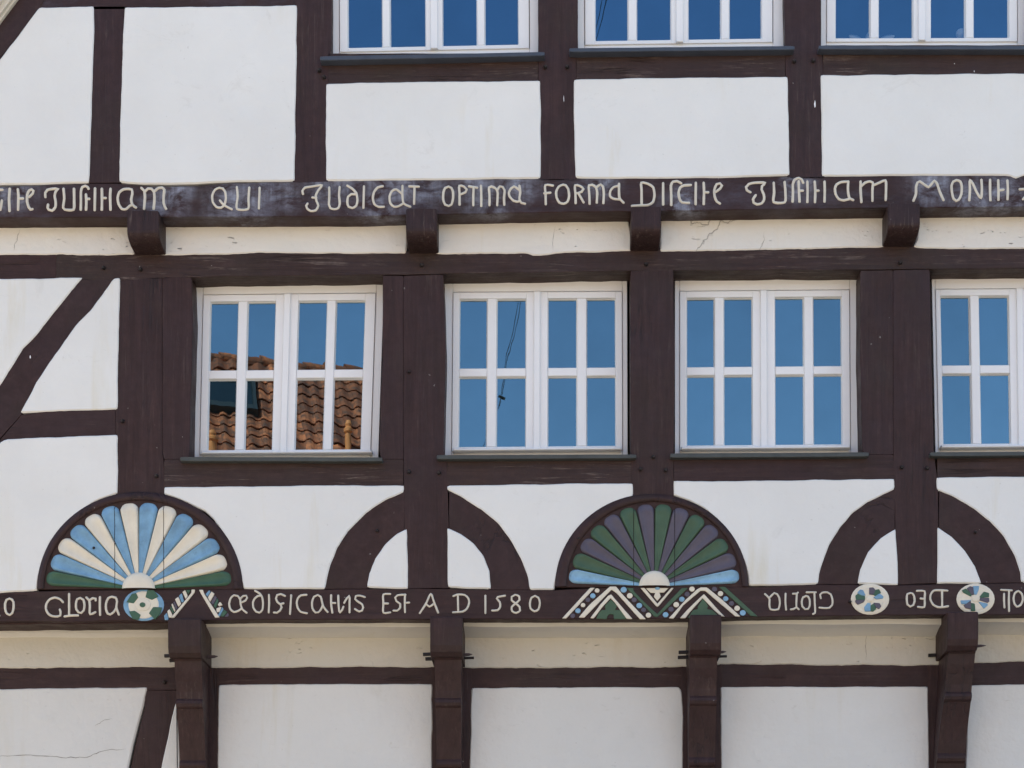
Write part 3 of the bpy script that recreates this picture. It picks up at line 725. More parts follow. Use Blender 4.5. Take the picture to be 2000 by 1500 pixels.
# ------------------------------------------------------------------ letters: rounded strokes on the beams
def catmull(p, closed):
    if len(p) < 3: return p
    out = []; n = len(p)
    rng = range(n) if closed else range(n - 1)
    for i in rng:
        a, b, c, d = (p[(i - 1) % n], p[i], p[(i + 1) % n], p[(i + 2) % n]) if closed else (p[max(i - 1, 0)], p[i], p[i + 1], p[min(i + 2, n - 1)])
        L = math.hypot(c[0] - b[0], c[1] - b[1]); k = max(1, int(L / 4))
        for j in range(k):
            t = j / k
            q = []
            for ax in (0, 1):
                q.append(.5 * (2 * b[ax] + (c[ax] - a[ax]) * t * .9 + (2 * a[ax] - 5 * b[ax] + 4 * c[ax] - d[ax]) * t * t * .9 + (3 * b[ax] - a[ax] - 3 * c[ax] + d[ax]) * t ** 3 * .9
                              + (c[ax] - b[ax]) * 2 * (t * .1 if False else 0)))
            # blend spline with the straight chord so corners stay crisp
            s = (b[0] + (c[0] - b[0]) * t, b[1] + (c[1] - b[1]) * t)
            q = cr(a, b, c, d, t)
            out.append((q[0] * .75 + s[0] * .25, q[1] * .75 + s[1] * .25))
    if not closed: out.append(p[-1])
    return out
def cr(a, b, c, d, t):
    return tuple(.5 * (2 * b[k] + (c[k] - a[k]) * t + (2 * a[k] - 5 * b[k] + 4 * c[k] - d[k]) * t * t + (3 * b[k] - a[k] - 3 * c[k] + d[k]) * t ** 3) for k in (0, 1))
def stroke(V, Fc, pts, wpx, y, closed=False, h=.007):
    P = catmull(pts, closed); n = len(P)
    prof = [(-1.0, .004), (-.86, -.45), (-.45, -.9), (0, -1.0), (.45, -.9), (.86, -.45), (1.0, .004)]
    base = len(V); m = len(prof); rows = []
    sd_ = random.random() * 50
    if not closed:   # rounded ends
        def ext(a, b, s):
            d = math.hypot(a[0] - b[0], a[1] - b[1]) or 1
            return (a[0] + (a[0] - b[0]) / d * s, a[1] + (a[1] - b[1]) / d * s)
        h2 = wpx / 2
        P = [ext(P[0], P[1], h2 * .8), ext(P[0], P[1], h2 * .5)] + P + [ext(P[-1], P[-2], h2 * .5), ext(P[-1], P[-2], h2 * .8)]
        sc = [.25, .8] + [1] * n + [.8, .25]
    else: sc = [1] * n
    N_ = len(P)
    for i in range(N_):
        a = P[i - 1] if (i or closed) else P[i]; c = P[(i + 1) % N_] if (i < N_ - 1 or closed) else P[i]
        t = Vector((c[0] - a[0], c[1] - a[1])); t = t.normalized() if t.length > 1e-6 else Vector((0, 1))
        # brush width varies a little
        nn = Vector((-t.y, t.x))
        ww = wpx * .46 * sc[i] * (1 + .13 * noise.noise(Vector((P[i][0] * .12, P[i][1] * .12, sd_))))
        for (o, hh) in prof:
            q = W(P[i][0] + nn.x * o * ww, P[i][1] + nn.y * o * ww, y); V.append((q.x, y + .001 + h * hh * (.4 + .6 * sc[i]), q.z))
    rg = range(N_) if closed else range(N_ - 1)
    for i in rg:
        i2 = (i + 1) % N_
        for j in range(m - 1): Fc.append((base + i * m + j, base + i * m + j + 1, base + i2 * m + j + 1, base + i2 * m + j))
def letters(ox, oy, s, data, y, beam, wpx):
    for L in data:
        V = []; Fc = []
        for st in L:
            closed = st[0] == 'c'
            pts = [(ox + a / s, oy + b / s) for a, b in (st[1:] if closed else st)]
            stroke(V, Fc, pts, wpx, y, closed)
        mesh_obj('letter', V, Fc, MAT['letter'], beam, smooth=True)
C = 'c'
letters(0, 340, 5.882, [
    [[(-40, 180), (28, 180)], [(22, 305), (14, 350), (5, 410), (-20, 415)]],
    [[(112, 170), (104, 290), (110, 425)]],
    [[(205, 175), (212, 250), (208, 410)], [(212, 280), (265, 280)]],
    [[(335, 262), (375, 225), (384, 192), (365, 175), (335, 188), (312, 240), (312, 320), (330, 380), (352, 408), (372, 403)]],
    [[(522, 265), (520, 215), (545, 182), (600, 170), (670, 168), (640, 200), (628, 250), (640, 320), (636, 380), (600, 420), (560, 410), (547, 385), (552, 352)]],
    [[(730, 170), (738, 280), (725, 385), (745, 408), (845, 408), (852, 300), (850, 170)]],
    [[(928, 410), (930, 300), (930, 200), (945, 150), (980, 135), (1008, 150), (1018, 170)], [(988, 235), (992, 320), (988, 410)], [(992, 285), (1025, 285)]],
    [[(1092, 165), (1088, 415)]],
    [[(1170, 170), (1172, 270), (1170, 410)], [(1172, 275), (1215, 275)]],
    [[(1270, 170), (1265, 260), (1270, 410)]],
    [[(1520, 355), (1490, 365), (1450, 402), (1400, 400), (1362, 340), (1352, 270), (1370, 210), (1420, 175), (1480, 170), (1515, 178), (1520, 230), (1507, 290), (1520, 350), (1562, 385)]],
    [[(1625, 160), (1655, 190), (1665, 260), (1655, 400)], [(1662, 205), (1700, 167), (1740, 168), (1768, 200), (1775, 280), (1765, 400)], [(1778, 195), (1820, 160), (1865, 155), (1888, 180), (1880, 250), (1880, 330), (1893, 375), (1908, 400)]],
], YU, TB, 6.0)
letters(400, 340, 4.545, [
    [[C, (130, 122), (90, 140), (66, 190), (72, 250), (105, 292), (145, 298), (175, 270), (188, 210), (180, 155), (160, 128)], [(135, 235), (170, 275), (240, 312)]],
    [[(285, 115), (292, 200), (285, 308), (385, 310), (388, 220), (395, 120)]],
    [[(487, 122), (480, 305)]],
    [[(872, 178), (866, 150), (890, 120), (940, 112), (1040, 98), (1010, 140), (985, 190), (992, 240), (1008, 280), (985, 322), (940, 328), (908, 305), (900, 280), (912, 262)], [(955, 208), (990, 210)]],
    [[(1105, 120), (1105, 210), (1102, 270), (1115, 302), (1150, 312), (1185, 302), (1198, 260), (1192, 190), (1197, 115)]],
    [[(1265, 102), (1310, 130), (1345, 170), (1355, 230), (1345, 280), (1310, 302), (1277, 290), (1265, 250), (1272, 200), (1300, 178), (1345, 180)]],
    [[(1413, 110), (1408, 300)]],
    [[(1580, 108), (1535, 118), (1502, 160), (1492, 215), (1505, 265), (1540, 290), (1590, 290)]],
    [[(1755, 105), (1755, 190), (1765, 260), (1825, 290)], [(1748, 172), (1700, 135), (1662, 150), (1640, 200), (1647, 258), (1680, 290), (1720, 285), (1760, 262)]],
    [[(1815, 108), (1900, 112)], [(1862, 112), (1858, 265)]],
], YU, TB, 5.2)
letters(840, 340, 5.0, [
    [[C, (180, 122), (148, 135), (130, 180), (128, 250), (147, 298), (180, 312), (208, 298), (224, 240), (224, 170), (208, 135)]],
    [[(288, 300), (288, 200), (285, 115), (330, 122), (358, 150), (345, 178), (292, 200)]],
    [[(380, 120), (460, 132)], [(425, 130), (422, 220), (422, 305)]],
    [[(497, 115), (500, 200), (500, 312)]],
    [[(580, 305), (580, 200), (575, 130), (600, 120), (640, 140), (660, 180), (655, 305)], [(658, 155), (680, 120), (710, 125), (728, 160), (722, 230), (725, 300)]],
    [[(872, 115), (880, 180), (872, 240), (890, 280), (928, 290)], [(868, 152), (820, 120), (790, 140), (770, 180), (777, 220), (815, 260), (850, 270), (880, 262)]],
    [[(1130, 295), (1128, 200), (1125, 108), (1200, 112)], [(1115, 188), (1175, 182)]],
    [[C, (1300, 104), (1257, 122), (1232, 170), (1236, 230), (1262, 278), (1305, 290), (1343, 268), (1358, 210), (1348, 142), (1325, 110)]],
    [[(1422, 285), (1420, 200), (1415, 110), (1465, 117), (1498, 145), (1480, 173), (1425, 190)], [(1450, 190), (1500, 278)]],
    [[(1558, 292), (1555, 200), (1550, 110), (1585, 105), (1620, 130), (1632, 180), (1628, 280)], [(1630, 125), (1665, 100), (1688, 120), (1697, 190), (1692, 285)]],
    [[(1845, 95), (1845, 170), (1850, 235), (1890, 280)], [(1840, 115), (1792, 127), (1760, 165), (1757, 215), (1790, 240), (1850, 248)]],
], YU, TB, 5.4)
letters(1220, 330, 5.882, [
    [[(85, 425), (200, 418), (270, 415), (325, 380), (343, 300), (328, 212), (270, 172), (192, 158), (194, 240), (195, 412)]],
    [[(442, 165), (442, 410)]],
    [[(535, 415), (535, 300), (532, 190), (555, 147), (600, 140), (650, 165)]],
    [[(760, 185), (680, 190), (637, 215), (620, 270), (630, 340), (660, 383), (740, 390)]],
    [[(818, 160), (815, 405)]],
    [[(908, 160), (912, 260), (908, 405)], [(912, 268), (960, 268)]],
    [[(1048, 262), (1098, 225), (1118, 192), (1095, 165), (1057, 175), (1030, 240), (1035, 320), (1060, 375), (1095, 398)]],
], YU, TB, 5.8)
letters(1440, 330, 6.25, [
    [[(160, 285), (117, 260), (107, 222), (140, 185), (220, 168), (340, 168), (302, 210), (297, 250), (323, 310), (328, 370), (300, 418), (240, 433), (200, 413), (192, 370), (225, 320)]],
    [[(445, 170), (450, 290), (445, 405), (580, 406), (588, 290), (578, 160)]],
    [[(675, 400), (680, 280), (678, 190), (700, 132), (750, 110), (788, 130), (805, 170)], [(750, 150), (752, 250), (760, 400)], [(755, 265), (800, 265)]],
    [[(855, 155), (858, 280), (855, 405)]],
    [[(945, 155), (952, 270), (948, 405)], [(950, 265), (992, 265)]],
    [[(1065, 155), (1068, 270), (1065, 400)]],
    [[(1355, 155), (1270, 160), (1212, 190), (1192, 240), (1202, 310), (1240, 368), (1300, 383), (1370, 365)], [(1355, 155), (1350, 230), (1355, 300), (1372, 360), (1415, 380)]],
    [[(1505, 155), (1505, 260), (1515, 405)], [(1512, 212), (1560, 167), (1620, 152), (1655, 167), (1650, 250), (1650, 390)], [(1660, 200), (1740, 165), (1810, 140), (1816, 240), (1812, 380)]],
], YU, TB, 5.8)
letters(1740, 330, 7.692, [
    [[(338, 478), (375, 380), (380, 260), (400, 202), (435, 187), (510, 240), (565, 272), (610, 225), (650, 175), (690, 210), (730, 330), (790, 468)]],
    [[C, (985, 168), (937, 190), (912, 250), (917, 350), (942, 448), (980, 480), (1020, 460), (1058, 380), (1065, 260), (1043, 190)]],
    [[(1178, 470), (1187, 320), (1185, 165), (1235, 230), (1290, 350), (1355, 440), (1367, 300), (1360, 165)]],
    [[(1490, 165), (1490, 320), (1495, 470)]],
    [[(1612, 170), (1617, 320), (1615, 465)], [(1620, 320), (1690, 312)]], [[(1750, 175), (1757, 300), (1752, 455)]],
    [[(1935, 305), (2060, 300)], [(1985, 455), (2040, 400), (2120, 350)]],
], YU, TB, 5.8)
yB = YM - .002
letters(0, 1140, 8, [
    [[(-150, 490), (-60, 500), (-12, 500)]],
    [[C, (150, 232), (102, 252), (80, 310), (82, 400), (105, 465), (150, 490), (193, 458), (212, 380), (212, 290), (190, 250)]],
    [[(985, 290), (940, 242), (860, 217), (780, 242), (727, 310), (717, 390), (752, 468), (820, 508), (900, 512), (943, 498), (947, 440), (935, 405)]],
    [[(1080, 160), (1080, 320), (1080, 490)], [(1010, 512), (1110, 497), (1220, 495)]],
    [[C, (1255, 222), (1207, 242), (1187, 310), (1192, 400), (1227, 448), (1270, 457), (1308, 418), (1320, 330), (1303, 252)]],
    [[(1350, 215), (1395, 260), (1405, 350), (1405, 478), (1490, 445)], [(1402, 257), (1450, 225), (1498, 235), (1495, 262)]],
    [[(1562, 210), (1560, 350), (1565, 490)]],
    [[(1822, 370), (1780, 440), (1720, 482), (1682, 465), (1657, 400), (1657, 310), (1690, 228), (1750, 205), (1808, 218), (1830, 280), (1817, 370), (1858, 483)]],
], yB, LB, 5.2)
letters(430, 1140, 6.667, [
    [[(345, 378), (290, 335), (267, 270), (262, 210), (230, 160), (180, 150), (137, 190), (117, 260), (132, 330), (180, 370), (240, 352), (275, 328)], [(267, 190), (300, 160), (340, 155), (352, 185), (330, 220), (285, 242)]],
    [[(455, 92), (510, 125), (545, 170), (558, 250), (550, 340), (510, 378), (467, 363), (432, 310), (428, 240), (452, 190), (490, 160), (535, 158)]],
    [[(635, 145), (638, 260), (632, 375)]],
    [[(845, 160), (790, 135), (742, 147), (727, 190), (747, 240), (790, 275), (800, 310), (780, 350), (740, 378), (700, 375)], [(785, 265), (825, 255)]],
    [[(925, 150), (918, 270), (910, 395)]],
    [[(1125, 145), (1052, 152), (1012, 190), (997, 250), (1012, 320), (1052, 368), (1130, 385)]],
    [[(1400, 370), (1345, 300), (1325, 230), (1310, 170), (1270, 147), (1222, 170), (1197, 240), (1202, 320), (1240, 376), (1280, 373), (1315, 330), (1338, 275)]],
    [[(1445, 150), (1445, 260), (1462, 378)], [(1450, 250), (1500, 252)]],
    [[(1538, 155), (1542, 270), (1555, 380), (1590, 340), (1605, 300)], [(1615, 250), (1650, 190), (1685, 155), (1685, 260), (1685, 375)]],
    [[(1885, 175), (1820, 155), (1767, 162), (1757, 200), (1790, 230), (1850, 270), (1863, 310), (1848, 350), (1810, 363), (1755, 330)]],
], yB, LB, 4.6)
letters(720, 1140, 5.556, [
    [[(235, 112), (160, 118), (160, 215), (160, 315), (235, 312)], [(165, 215), (210, 215)]],
    [[(270, 292), (310, 293), (343, 260), (343, 220), (302, 190), (287, 150), (312, 127), (360, 120), (400, 120)]], [[(395, 118), (392, 210), (395, 310)], [(395, 208), (440, 205)]],
    [[(555, 320), (620, 220), (675, 110), (710, 200), (755, 315)], [(625, 222), (660, 250), (702, 222)]],
    [[(920, 135), (960, 118), (1040, 122), (1083, 160), (1090, 210), (1068, 270), (1020, 303), (915, 312)], [(968, 125), (972, 310)]],
    [[(1267, 130), (1267, 320)]],
    [[(1480, 130), (1400, 145), (1390, 160), (1423, 200), (1428, 250), (1400, 288), (1340, 292)]],
    [[C, (1595, 215), (1552, 180), (1552, 142), (1590, 120), (1633, 137), (1638, 175), (1595, 215), (1553, 252), (1557, 298), (1600, 318), (1643, 293), (1638, 252)]],
    [[C, (1805, 132), (1767, 152), (1750, 210), (1757, 268), (1800, 300), (1843, 278), (1858, 210), (1843, 152)]],
], yB, LB, 4.6)
letters(1480, 1130, 7.143, [
    [[(100, 215), (150, 262), (165, 290), (162, 370), (177, 428), (240, 438), (288, 428), (308, 350), (298, 262), (270, 217), (230, 202), (172, 258)]],
    [[(388, 210), (386, 330), (395, 435)]],
    [[(490, 212), (545, 210), (560, 195)], [(545, 210), (540, 300), (540, 400), (572, 430)], [(540, 400), (500, 425), (460, 430)]],
    [[C, (675, 242), (632, 262), (614, 320), (622, 388), (660, 428), (703, 423), (726, 370), (723, 290), (703, 252)]],
    [[(680, 192), (810, 192)], [(790, 195), (795, 330), (800, 478), (770, 495)]],
    [[(880, 275), (870, 222), (900, 197), (970, 192), (1018, 220), (1043, 300), (1038, 370), (1000, 408), (930, 412), (860, 405)]],
], yB, LB, 4.4)
letters(1740, 1130, 7.692, [
    [[C, (295, 217), (248, 232), (238, 300), (248, 388), (290, 422), (338, 398), (357, 340), (348, 262), (328, 227)]],
    [[(390, 185), (505, 190), (507, 300), (502, 428), (405, 425)], [(445, 300), (500, 305)]],
    [[(850, 182), (720, 175), (642, 182), (597, 240), (592, 310), (632, 388), (700, 428), (780, 430), (860, 415)], [(768, 180), (770, 300), (770, 430)]],
    [[(1700, 230), (1700, 330), (1705, 435)]], [[(1655, 170), (1815, 178)], [(1775, 180), (1772, 330), (1775, 490)]],
    [[C, (1915, 187), (1862, 220), (1842, 300), (1857, 380), (1890, 423), (1948, 398), (1983, 320), (1968, 232)]],
], yB, LB, 4.8)

# ------------------------------------------------------------------ carved ornaments on the lower beam
def orn(name, ox, oy, s, pts, mat, lift, parent=None, step=9, wob=.25, bev=.8):
    p = [(ox + a / s, oy + b / s) for a, b in pts]
    return prism(name, p, yB - lift, yB + .004, MAT[mat], parent or LB, bev=bev, bevd=min(.003, lift * .5), wob=wob, step=step, corner=1.0)
def disc(name, px, py, rx, ry, mat, lift, parent=None, ymin=None, n=26, dome=.0):
    V = []; Fc = []
    prof = [(1.0, .004), (1.0, -lift * .5), (.9, -lift), (.5, -lift - dome * .7), (.0, -lift - dome)]
    for (r, d) in prof:
        for k in range(n):
            a = 2 * math.pi * k / n; x = px + rx * r * math.cos(a); z = py + ry * r * math.sin(a)
            if ymin is not None: z = max(z, ymin)
            V.append(W(x, z, yB) + Vector((0, d, 0)))
    for i in range(len(prof) - 1):
        for k in range(n): Fc.append((i * n + k, i * n + (k + 1) % n, (i + 1) * n + (k + 1) % n, (i + 1) * n + k))
    return mesh_obj(name, V, Fc, MAT[mat], parent or LB, smooth=False)
# rosette with blue ring
A = (230, 1140, 8)
cxm, cym = 230 + 407 / 8, 1140 + 335 / 8
disc('rosette_ring', cxm, cym, 39.8, 31, 'blue', .006, ymin=1152)
disc('rosette_field', cxm, cym, 30.5, 27.5, 'cream', .0095, ymin=1152.6)
for pts in ([(465, 115), (540, 125), (600, 205), (520, 250), (440, 215)], [(235, 185), (290, 170), (318, 225), (262, 298), (175, 280)],
            [(205, 430), (275, 420), (352, 470), (320, 552), (250, 520)], [(545, 370), (650, 375), (635, 440), (565, 522), (490, 445)]):
    gx = sum(p[0] for p in pts) / 5; gy = sum(p[1] for p in pts) / 5
    orn('rosette_wedge', *A, [(405 + (gx - 405) * 1.10 + (p[0] - gx) * 1.30, min(max(335 + (gy - 335) * 1.10 + (p[1] - gy) * 1.30, 98), 562)) for p in pts], 'green', .013)
disc('rosette_boss', cxm - .5, cym, 15.5, 13.0, 'cream', .013, dome=.004)
disc('rosette_boss', cxm - 1.5, cym + .5, 6.1, 5.3, 'green', .019)
for pts, m in (([(1150, 90), (1208, 90), (1197, 140), (880, 530), (825, 532), (1150, 140)], 'cream'),
               ([(1060, 95), (1140, 92), (1100, 160)], 'green'), ([(1005, 130), (1050, 98), (1092, 190), (1060, 242)], 'cream'),
               ([(955, 190), (1000, 148), (1035, 270), (1000, 297)], 'blue'), ([(890, 240), (948, 202), (990, 310), (945, 362)], 'cream'),
               ([(865, 292), (888, 270), (935, 375), (908, 412)], 'purple'), ([(838, 330), (858, 306), (902, 412), (886, 442)], 'cream'),
               ([(815, 382), (836, 340), (880, 450), (860, 466)], 'green'), ([(770, 430), (808, 395), (855, 490), (835, 530), (795, 532)], 'cream'),
               ([(720, 500), (766, 450), (790, 540), (783, 568), (735, 570)], 'blue'),
               ([(1265, 90), (1330, 90), (1352, 160), (1592, 527), (1520, 532), (1300, 160)], 'cream'),
               ([(1370, 160), (1430, 95), (1452, 125), (1402, 202)], 'blue'), ([(1405, 212), (1460, 120), (1512, 155), (1442, 282)], 'cream'),
               ([(1455, 292), (1515, 178), (1550, 220), (1490, 332)], 'purple'), ([(1495, 342), (1552, 225), (1577, 265), (1530, 392)], 'green'),
               ([(1560, 322), (1600, 282), (1637, 335), (1582, 357)], 'cream'), ([(1540, 380), (1620, 358), (1592, 438), (1545, 445)], 'cream'),
               ([(1560, 492), (1635, 360), (1652, 400), (1592, 512)], 'blue'), ([(1600, 502), (1660, 400), (1712, 440), (1650, 516)], 'green'),
               ([(1660, 516), (1720, 450), (1742, 490), (1722, 516)], 'purple')):
    orn('zigzag_block', *A, pts, m, .008 if m != 'purple' else .006)
# big zigzag field
A = (1090, 1140, 10)
for pts, m, l in (([(80, 675), (160, 675), (720, 75), (630, 75), (520, 190)], 'cream', .009),
                  ([(400, 655), (510, 660), (870, 290), (1045, 112), (1150, 190), (1600, 690), (1715, 690), (1250, 200), (1130, 52), (1010, 52), (620, 400)], 'cream', .009),
                  ([(630, 670), (700, 675), (860, 460), (1025, 280), (1110, 370), (1340, 682), (1455, 685), (1090, 270), (1040, 207), (980, 232), (830, 400)], 'cream', .009),
                  ([(740, 680), (800, 560), (850, 510), (930, 510), (910, 430), (1030, 302), (1150, 430), (1110, 510), (1230, 515), (1320, 640), (1345, 690), (1090, 690), (1080, 600), (1000, 590), (960, 640), (950, 690)], 'green2', .006)):
    orn('zigzag_bar' if m == 'cream' else 'trefoil', *A, pts, m, l)
for (x, z, m, r) in ((762, 137, 'cream', 48), (678, 240, 'lblue', 54), (583, 318, 'purple', 50), (487, 422, 'cream', 46), (388, 532, 'lblue', 54), (285, 630, 'purple', 50),
                     (1280, 122, 'lblue', 62), (1400, 238, 'cream', 58), (1485, 320, 'purple', 52), (1585, 430, 'lblue', 58), (1670, 515, 'purple', 50), (1765, 618, 'cream', 54)):
    disc('dot', 1090 + x / 10, 1140 + z / 10, r / 10, r / 10 * .93, m, .008, n=14)
A = (1280, 1140, 9.524)
for pts, m, l in (([(250, 640), (340, 645), (520, 400), (840, 130), (880, 132), (930, 130), (1200, 360), (1490, 610), (1585, 610), (1250, 300), (990, 90), (950, 66), (840, 66), (780, 100), (560, 300)], 'cream', .009),
                  ([(455, 640), (560, 640), (640, 530), (880, 265), (1100, 500), (1220, 605), (1295, 615), (1200, 520), (905, 192), (860, 230), (600, 480)], 'cream', .009),
                  ([(600, 640), (700, 490), (790, 470), (790, 420), (885, 272), (985, 410), (960, 470), (1060, 490), (1150, 570), (1190, 610)], 'green2', .006),
                  ([(1180, 58), (1300, 58), (1910, 610), (1780, 600)], 'green2', .006)):
    orn({'cream': 'zigzag_bar'}.get(m, 'trefoil' if len(pts) > 5 else 'zigzag_bar'), *A, pts, m, l)
for (x, z, m, r) in ((680, 103, 'cream', 52), (590, 200, 'purple', 50), (492, 292, 'lblue', 52), (388, 392, 'cream', 54), (290, 480, 'purple', 52), (190, 580, 'lblue', 54),
                     (1100, 105, 'purple', 50), (1210, 187, 'cream', 52), (1307, 283, 'lblue', 50), (1415, 370, 'purple', 50), (1520, 460, 'cream', 54), (1625, 545, 'lblue', 56)):
    disc('dot', 1280 + x / 9.524, 1140 + z / 9.524, r / 9.524, r / 9.524 * .93, m, .008, n=14)
A = (0, 0, 1)
orn('zigzag_bar', *A, [(1223, 1148), (1237, 1148), (1237.5, 1154), (1262, 1179), (1284, 1199), (1305, 1176), (1332, 1148), (1344, 1148), (1322, 1170), (1291, 1199), (1284, 1205), (1278, 1204), (1250, 1175)], 'green2', .006)
orn('zigzag_bar', *A, [(1251, 1148), (1259, 1148), (1284, 1179), (1311, 1148), (1316, 1148), (1287, 1183), (1284, 1185), (1281, 1183)], 'cream', .009)
orn('drop_motif', *A, [(1261, 1148.5), (1306, 1148), (1297, 1157), (1288, 1157), (1291, 1165), (1284, 1173.5), (1277, 1165), (1280, 1158), (1271, 1158)], 'cream', .008)
disc('dot', 1284, 1150, 5, 3, 'lblue', .013, n=12)
# two cream wheel rosettes
def wheel(ox, oy, s, cx, cy, rx, ry, pet, hub):
    disc('rosette_ring', ox + cx / s, oy + cy / s, rx, ry, 'cream', .010)
    disc('rosette_field', ox + cx / s, oy + cy / s, rx * .80, ry * .80, 'cream', .012)
    for pts, m in pet:
        gx = sum(p[0] for p in pts) / len(pts); gy = sum(p[1] for p in pts) / len(pts)
        orn('rosette_petal', ox, oy, s, [(gx + (p[0] - gx) * 1.14, gy + (p[1] - gy) * 1.14) for p in pts], m, .0175 if m != 'green' else .0165, wob=.1, step=5)
    disc('rosette_boss', ox + hub[0] / s, oy + hub[1] / s, hub[2] / s, hub[2] / s * .9, 'cream', .017, dome=.004, n=16)
wheel(1480, 1130, 7.143, 1565, 290, 37.4, 30.3, [
    ([(1560, 130), (1610, 125), (1640, 160), (1612, 222), (1560, 215)], 'purple'), ([(1642, 160), (1690, 150), (1715, 200), (1642, 237), (1614, 222)], 'green'), ([(1625, 260), (1700, 210), (1750, 250), (1740, 275), (1660, 285)], 'blue'),
    ([(1395, 200), (1430, 155), (1470, 165), (1500, 230), (1450, 235)], 'blue'), ([(1370, 240), (1400, 215), (1490, 245), (1490, 290), (1380, 295)], 'green'), ([(1370, 300), (1490, 296), (1470, 330), (1400, 360), (1370, 330)], 'purple'),
    ([(1490, 400), (1530, 345), (1570, 345), (1570, 450), (1500, 450)], 'blue'), ([(1575, 380), (1620, 352), (1650, 420), (1610, 455), (1575, 450)], 'green'), ([(1620, 340), (1700, 345), (1720, 385), (1690, 420), (1652, 400)], 'purple')], (1565, 292, 52))
wheel(1740, 1130, 7.692, 1270, 310, 37.2, 30.2, [
    ([(1075, 180), (1130, 155), (1208, 228), (1200, 265), (1100, 215)], 'green'), ([(1150, 150), (1190, 120), (1237, 130), (1248, 230), (1212, 240)], 'purple'), ([(1240, 118), (1322, 115), (1320, 160), (1290, 235), (1252, 230)], 'blue'),
    ([(1340, 270), (1400, 200), (1470, 220), (1470, 275), (1350, 285)], 'green'), ([(1345, 290), (1470, 290), (1475, 340), (1450, 360), (1340, 325)], 'purple'), ([(1325, 350), (1450, 375), (1450, 400), (1400, 445)], 'blue'),
    ([(1055, 330), (1200, 325), (1130, 380), (1070, 380)], 'blue'), ([(1100, 400), (1198, 340), (1205, 455), (1130, 440)], 'purple'), ([(1206, 370), (1260, 380), (1268, 480), (1207, 480)], 'green')], (1270, 305, 64))

# ------------------------------------------------------------------ the closed body of the house behind its front
x0, x1 = xat(XL, 0), xat(XR, 0)
MAT['rooftile'] = paint('roof_clay', (.25, .09, .05), .8, .25, .6, .3)
box('side_wall', (x0, .42, 0), (x0 + .25, 8, W(0, 360, 0).z), MAT['plaster'], H)
box('side_wall', (x1 - .25, .42, 0), (x1, 8, W(0, 360, 0).z), MAT['plaster'], H)
box('back_wall', (x0, 8, 0), (x1, 8.25, 13.4), MAT['plaster'], H)
for zz in (zat(1225, YL), zat(450, YM), zat(-330, 0)): box('floor_slab', (x0 + .26, .60, zz), (x1 - .26, 7.99, zz + .12), MAT['dark'], H)
box('room_partition', (x0 + .26, 2.6, .1), (x1 - .26, 2.7, zat(-330, 0)), MAT['dark'], H)
ax, az = xat(1300, 0), zat(-1690, 0)
for s, xe in ((-1, xat(-290, 0)), (1, xat(2890, 0))):
    ze = zat(400, 0)
    V = [(ax, -.1, az), (xe, -.1, ze), (xe, 8.4, ze), (ax, 8.4, az), (ax, -.1, az + .22), (xe, -.1, ze + .16), (xe, 8.4, ze + .16), (ax, 8.4, az + .22)]
    mesh_obj('roof_slope', V, [(0, 1, 2, 3), (4, 7, 6, 5), (0, 4, 5, 1), (1, 5, 6, 2), (2, 6, 7, 3), (3, 7, 4, 0)], MAT['rooftile'], H)

# ------------------------------------------------------------------ things on the inner sill of the upper right window
yo = YU + .08 + .07
fl = empty('paper_flower', W(1700, 84, yo), label='white petalled flower ornament standing behind the upper right window panes', category='ornament')
for (px, py, ang, ln, wd) in ((1672, 76, 158, .085, .03), (1697, 74, 95, .06, .028), (1731, 76, 20, .095, .03)):
    c0 = W(1702, 90, yo); V = []; Fc = []
    a = math.radians(ang); d = Vector((math.cos(a), 0, math.sin(a))); u = Vector((-d.z, 0, d.x))
    c = W(px, py, yo)
    for i in range(9):
        t = i / 8; wd_ = wd * math.sin(math.pi * min(1, t * .92 + .05)) ** .7
        for (s, dy) in ((-1, 0), (0, -.01), (1, 0), (0, .006)):
            V.append(c + d * ln * (t - .5) * 1.2 + u * s * wd_ * .8 + Vector((0, dy, 0)))
    for i in range(8):
        for k in range(4): Fc.append((i * 4 + k, i * 4 + (k + 1) % 4, (i + 1) * 4 + (k + 1) % 4, (i + 1) * 4 + k))
    mesh_obj('petal', V, Fc, MAT['soft_white'], fl, smooth=True)
def ball(name, c, r, mat, sq=1.0, **pr):
    V = []; Fc = []; A_, B_ = 14, 20
    for i in range(A_ + 1):
        for k in range(B_):
            a = math.pi * i / A_; b = 2 * math.pi * k / B_
            V.append(c + Vector((r * math.sin(a) * math.cos(b), r * math.sin(a) * math.sin(b), r * sq * math.cos(a))))
    for i in range(A_):
        for k in range(B_): Fc.append((i * B_ + k, i * B_ + (k + 1) % B_, (i + 1) * B_ + (k + 1) % B_, (i + 1) * B_ + k))
    return mesh_obj(name, V, Fc, mat, smooth=True, **pr)
ball('white_ball', W(1877, 66, yo), .034, MAT['soft_white'], .95, label='small white ball standing behind the third pane of the upper right window', category='ornament')  # plain white ball ornament, not a light source

# ------------------------------------------------------------------ street and the house opposite (seen as reflections in the panes)
m, n, b = M('street_paving')
vo = N(n, 'ShaderNodeTexVoronoi'); vo.inputs['Scale'].default_value = 8; n.links.new(coords(n, rand=False), vo.inputs['Vector'])
n.links.new(mixc(n, ramp(n, vo.outputs[0], [(.2, 1), (.6, 0)]), (.24, .20, .16), (.42, .36, .29)), b.inputs['Base Color']); b.inputs['Roughness'].default_value = .9
mesh_obj('street', [(-150, -150, 0), (150, -150, 0), (150, 150, 0), (-150, 150, 0)], [(0, 1, 2, 3)], m, kind='structure')

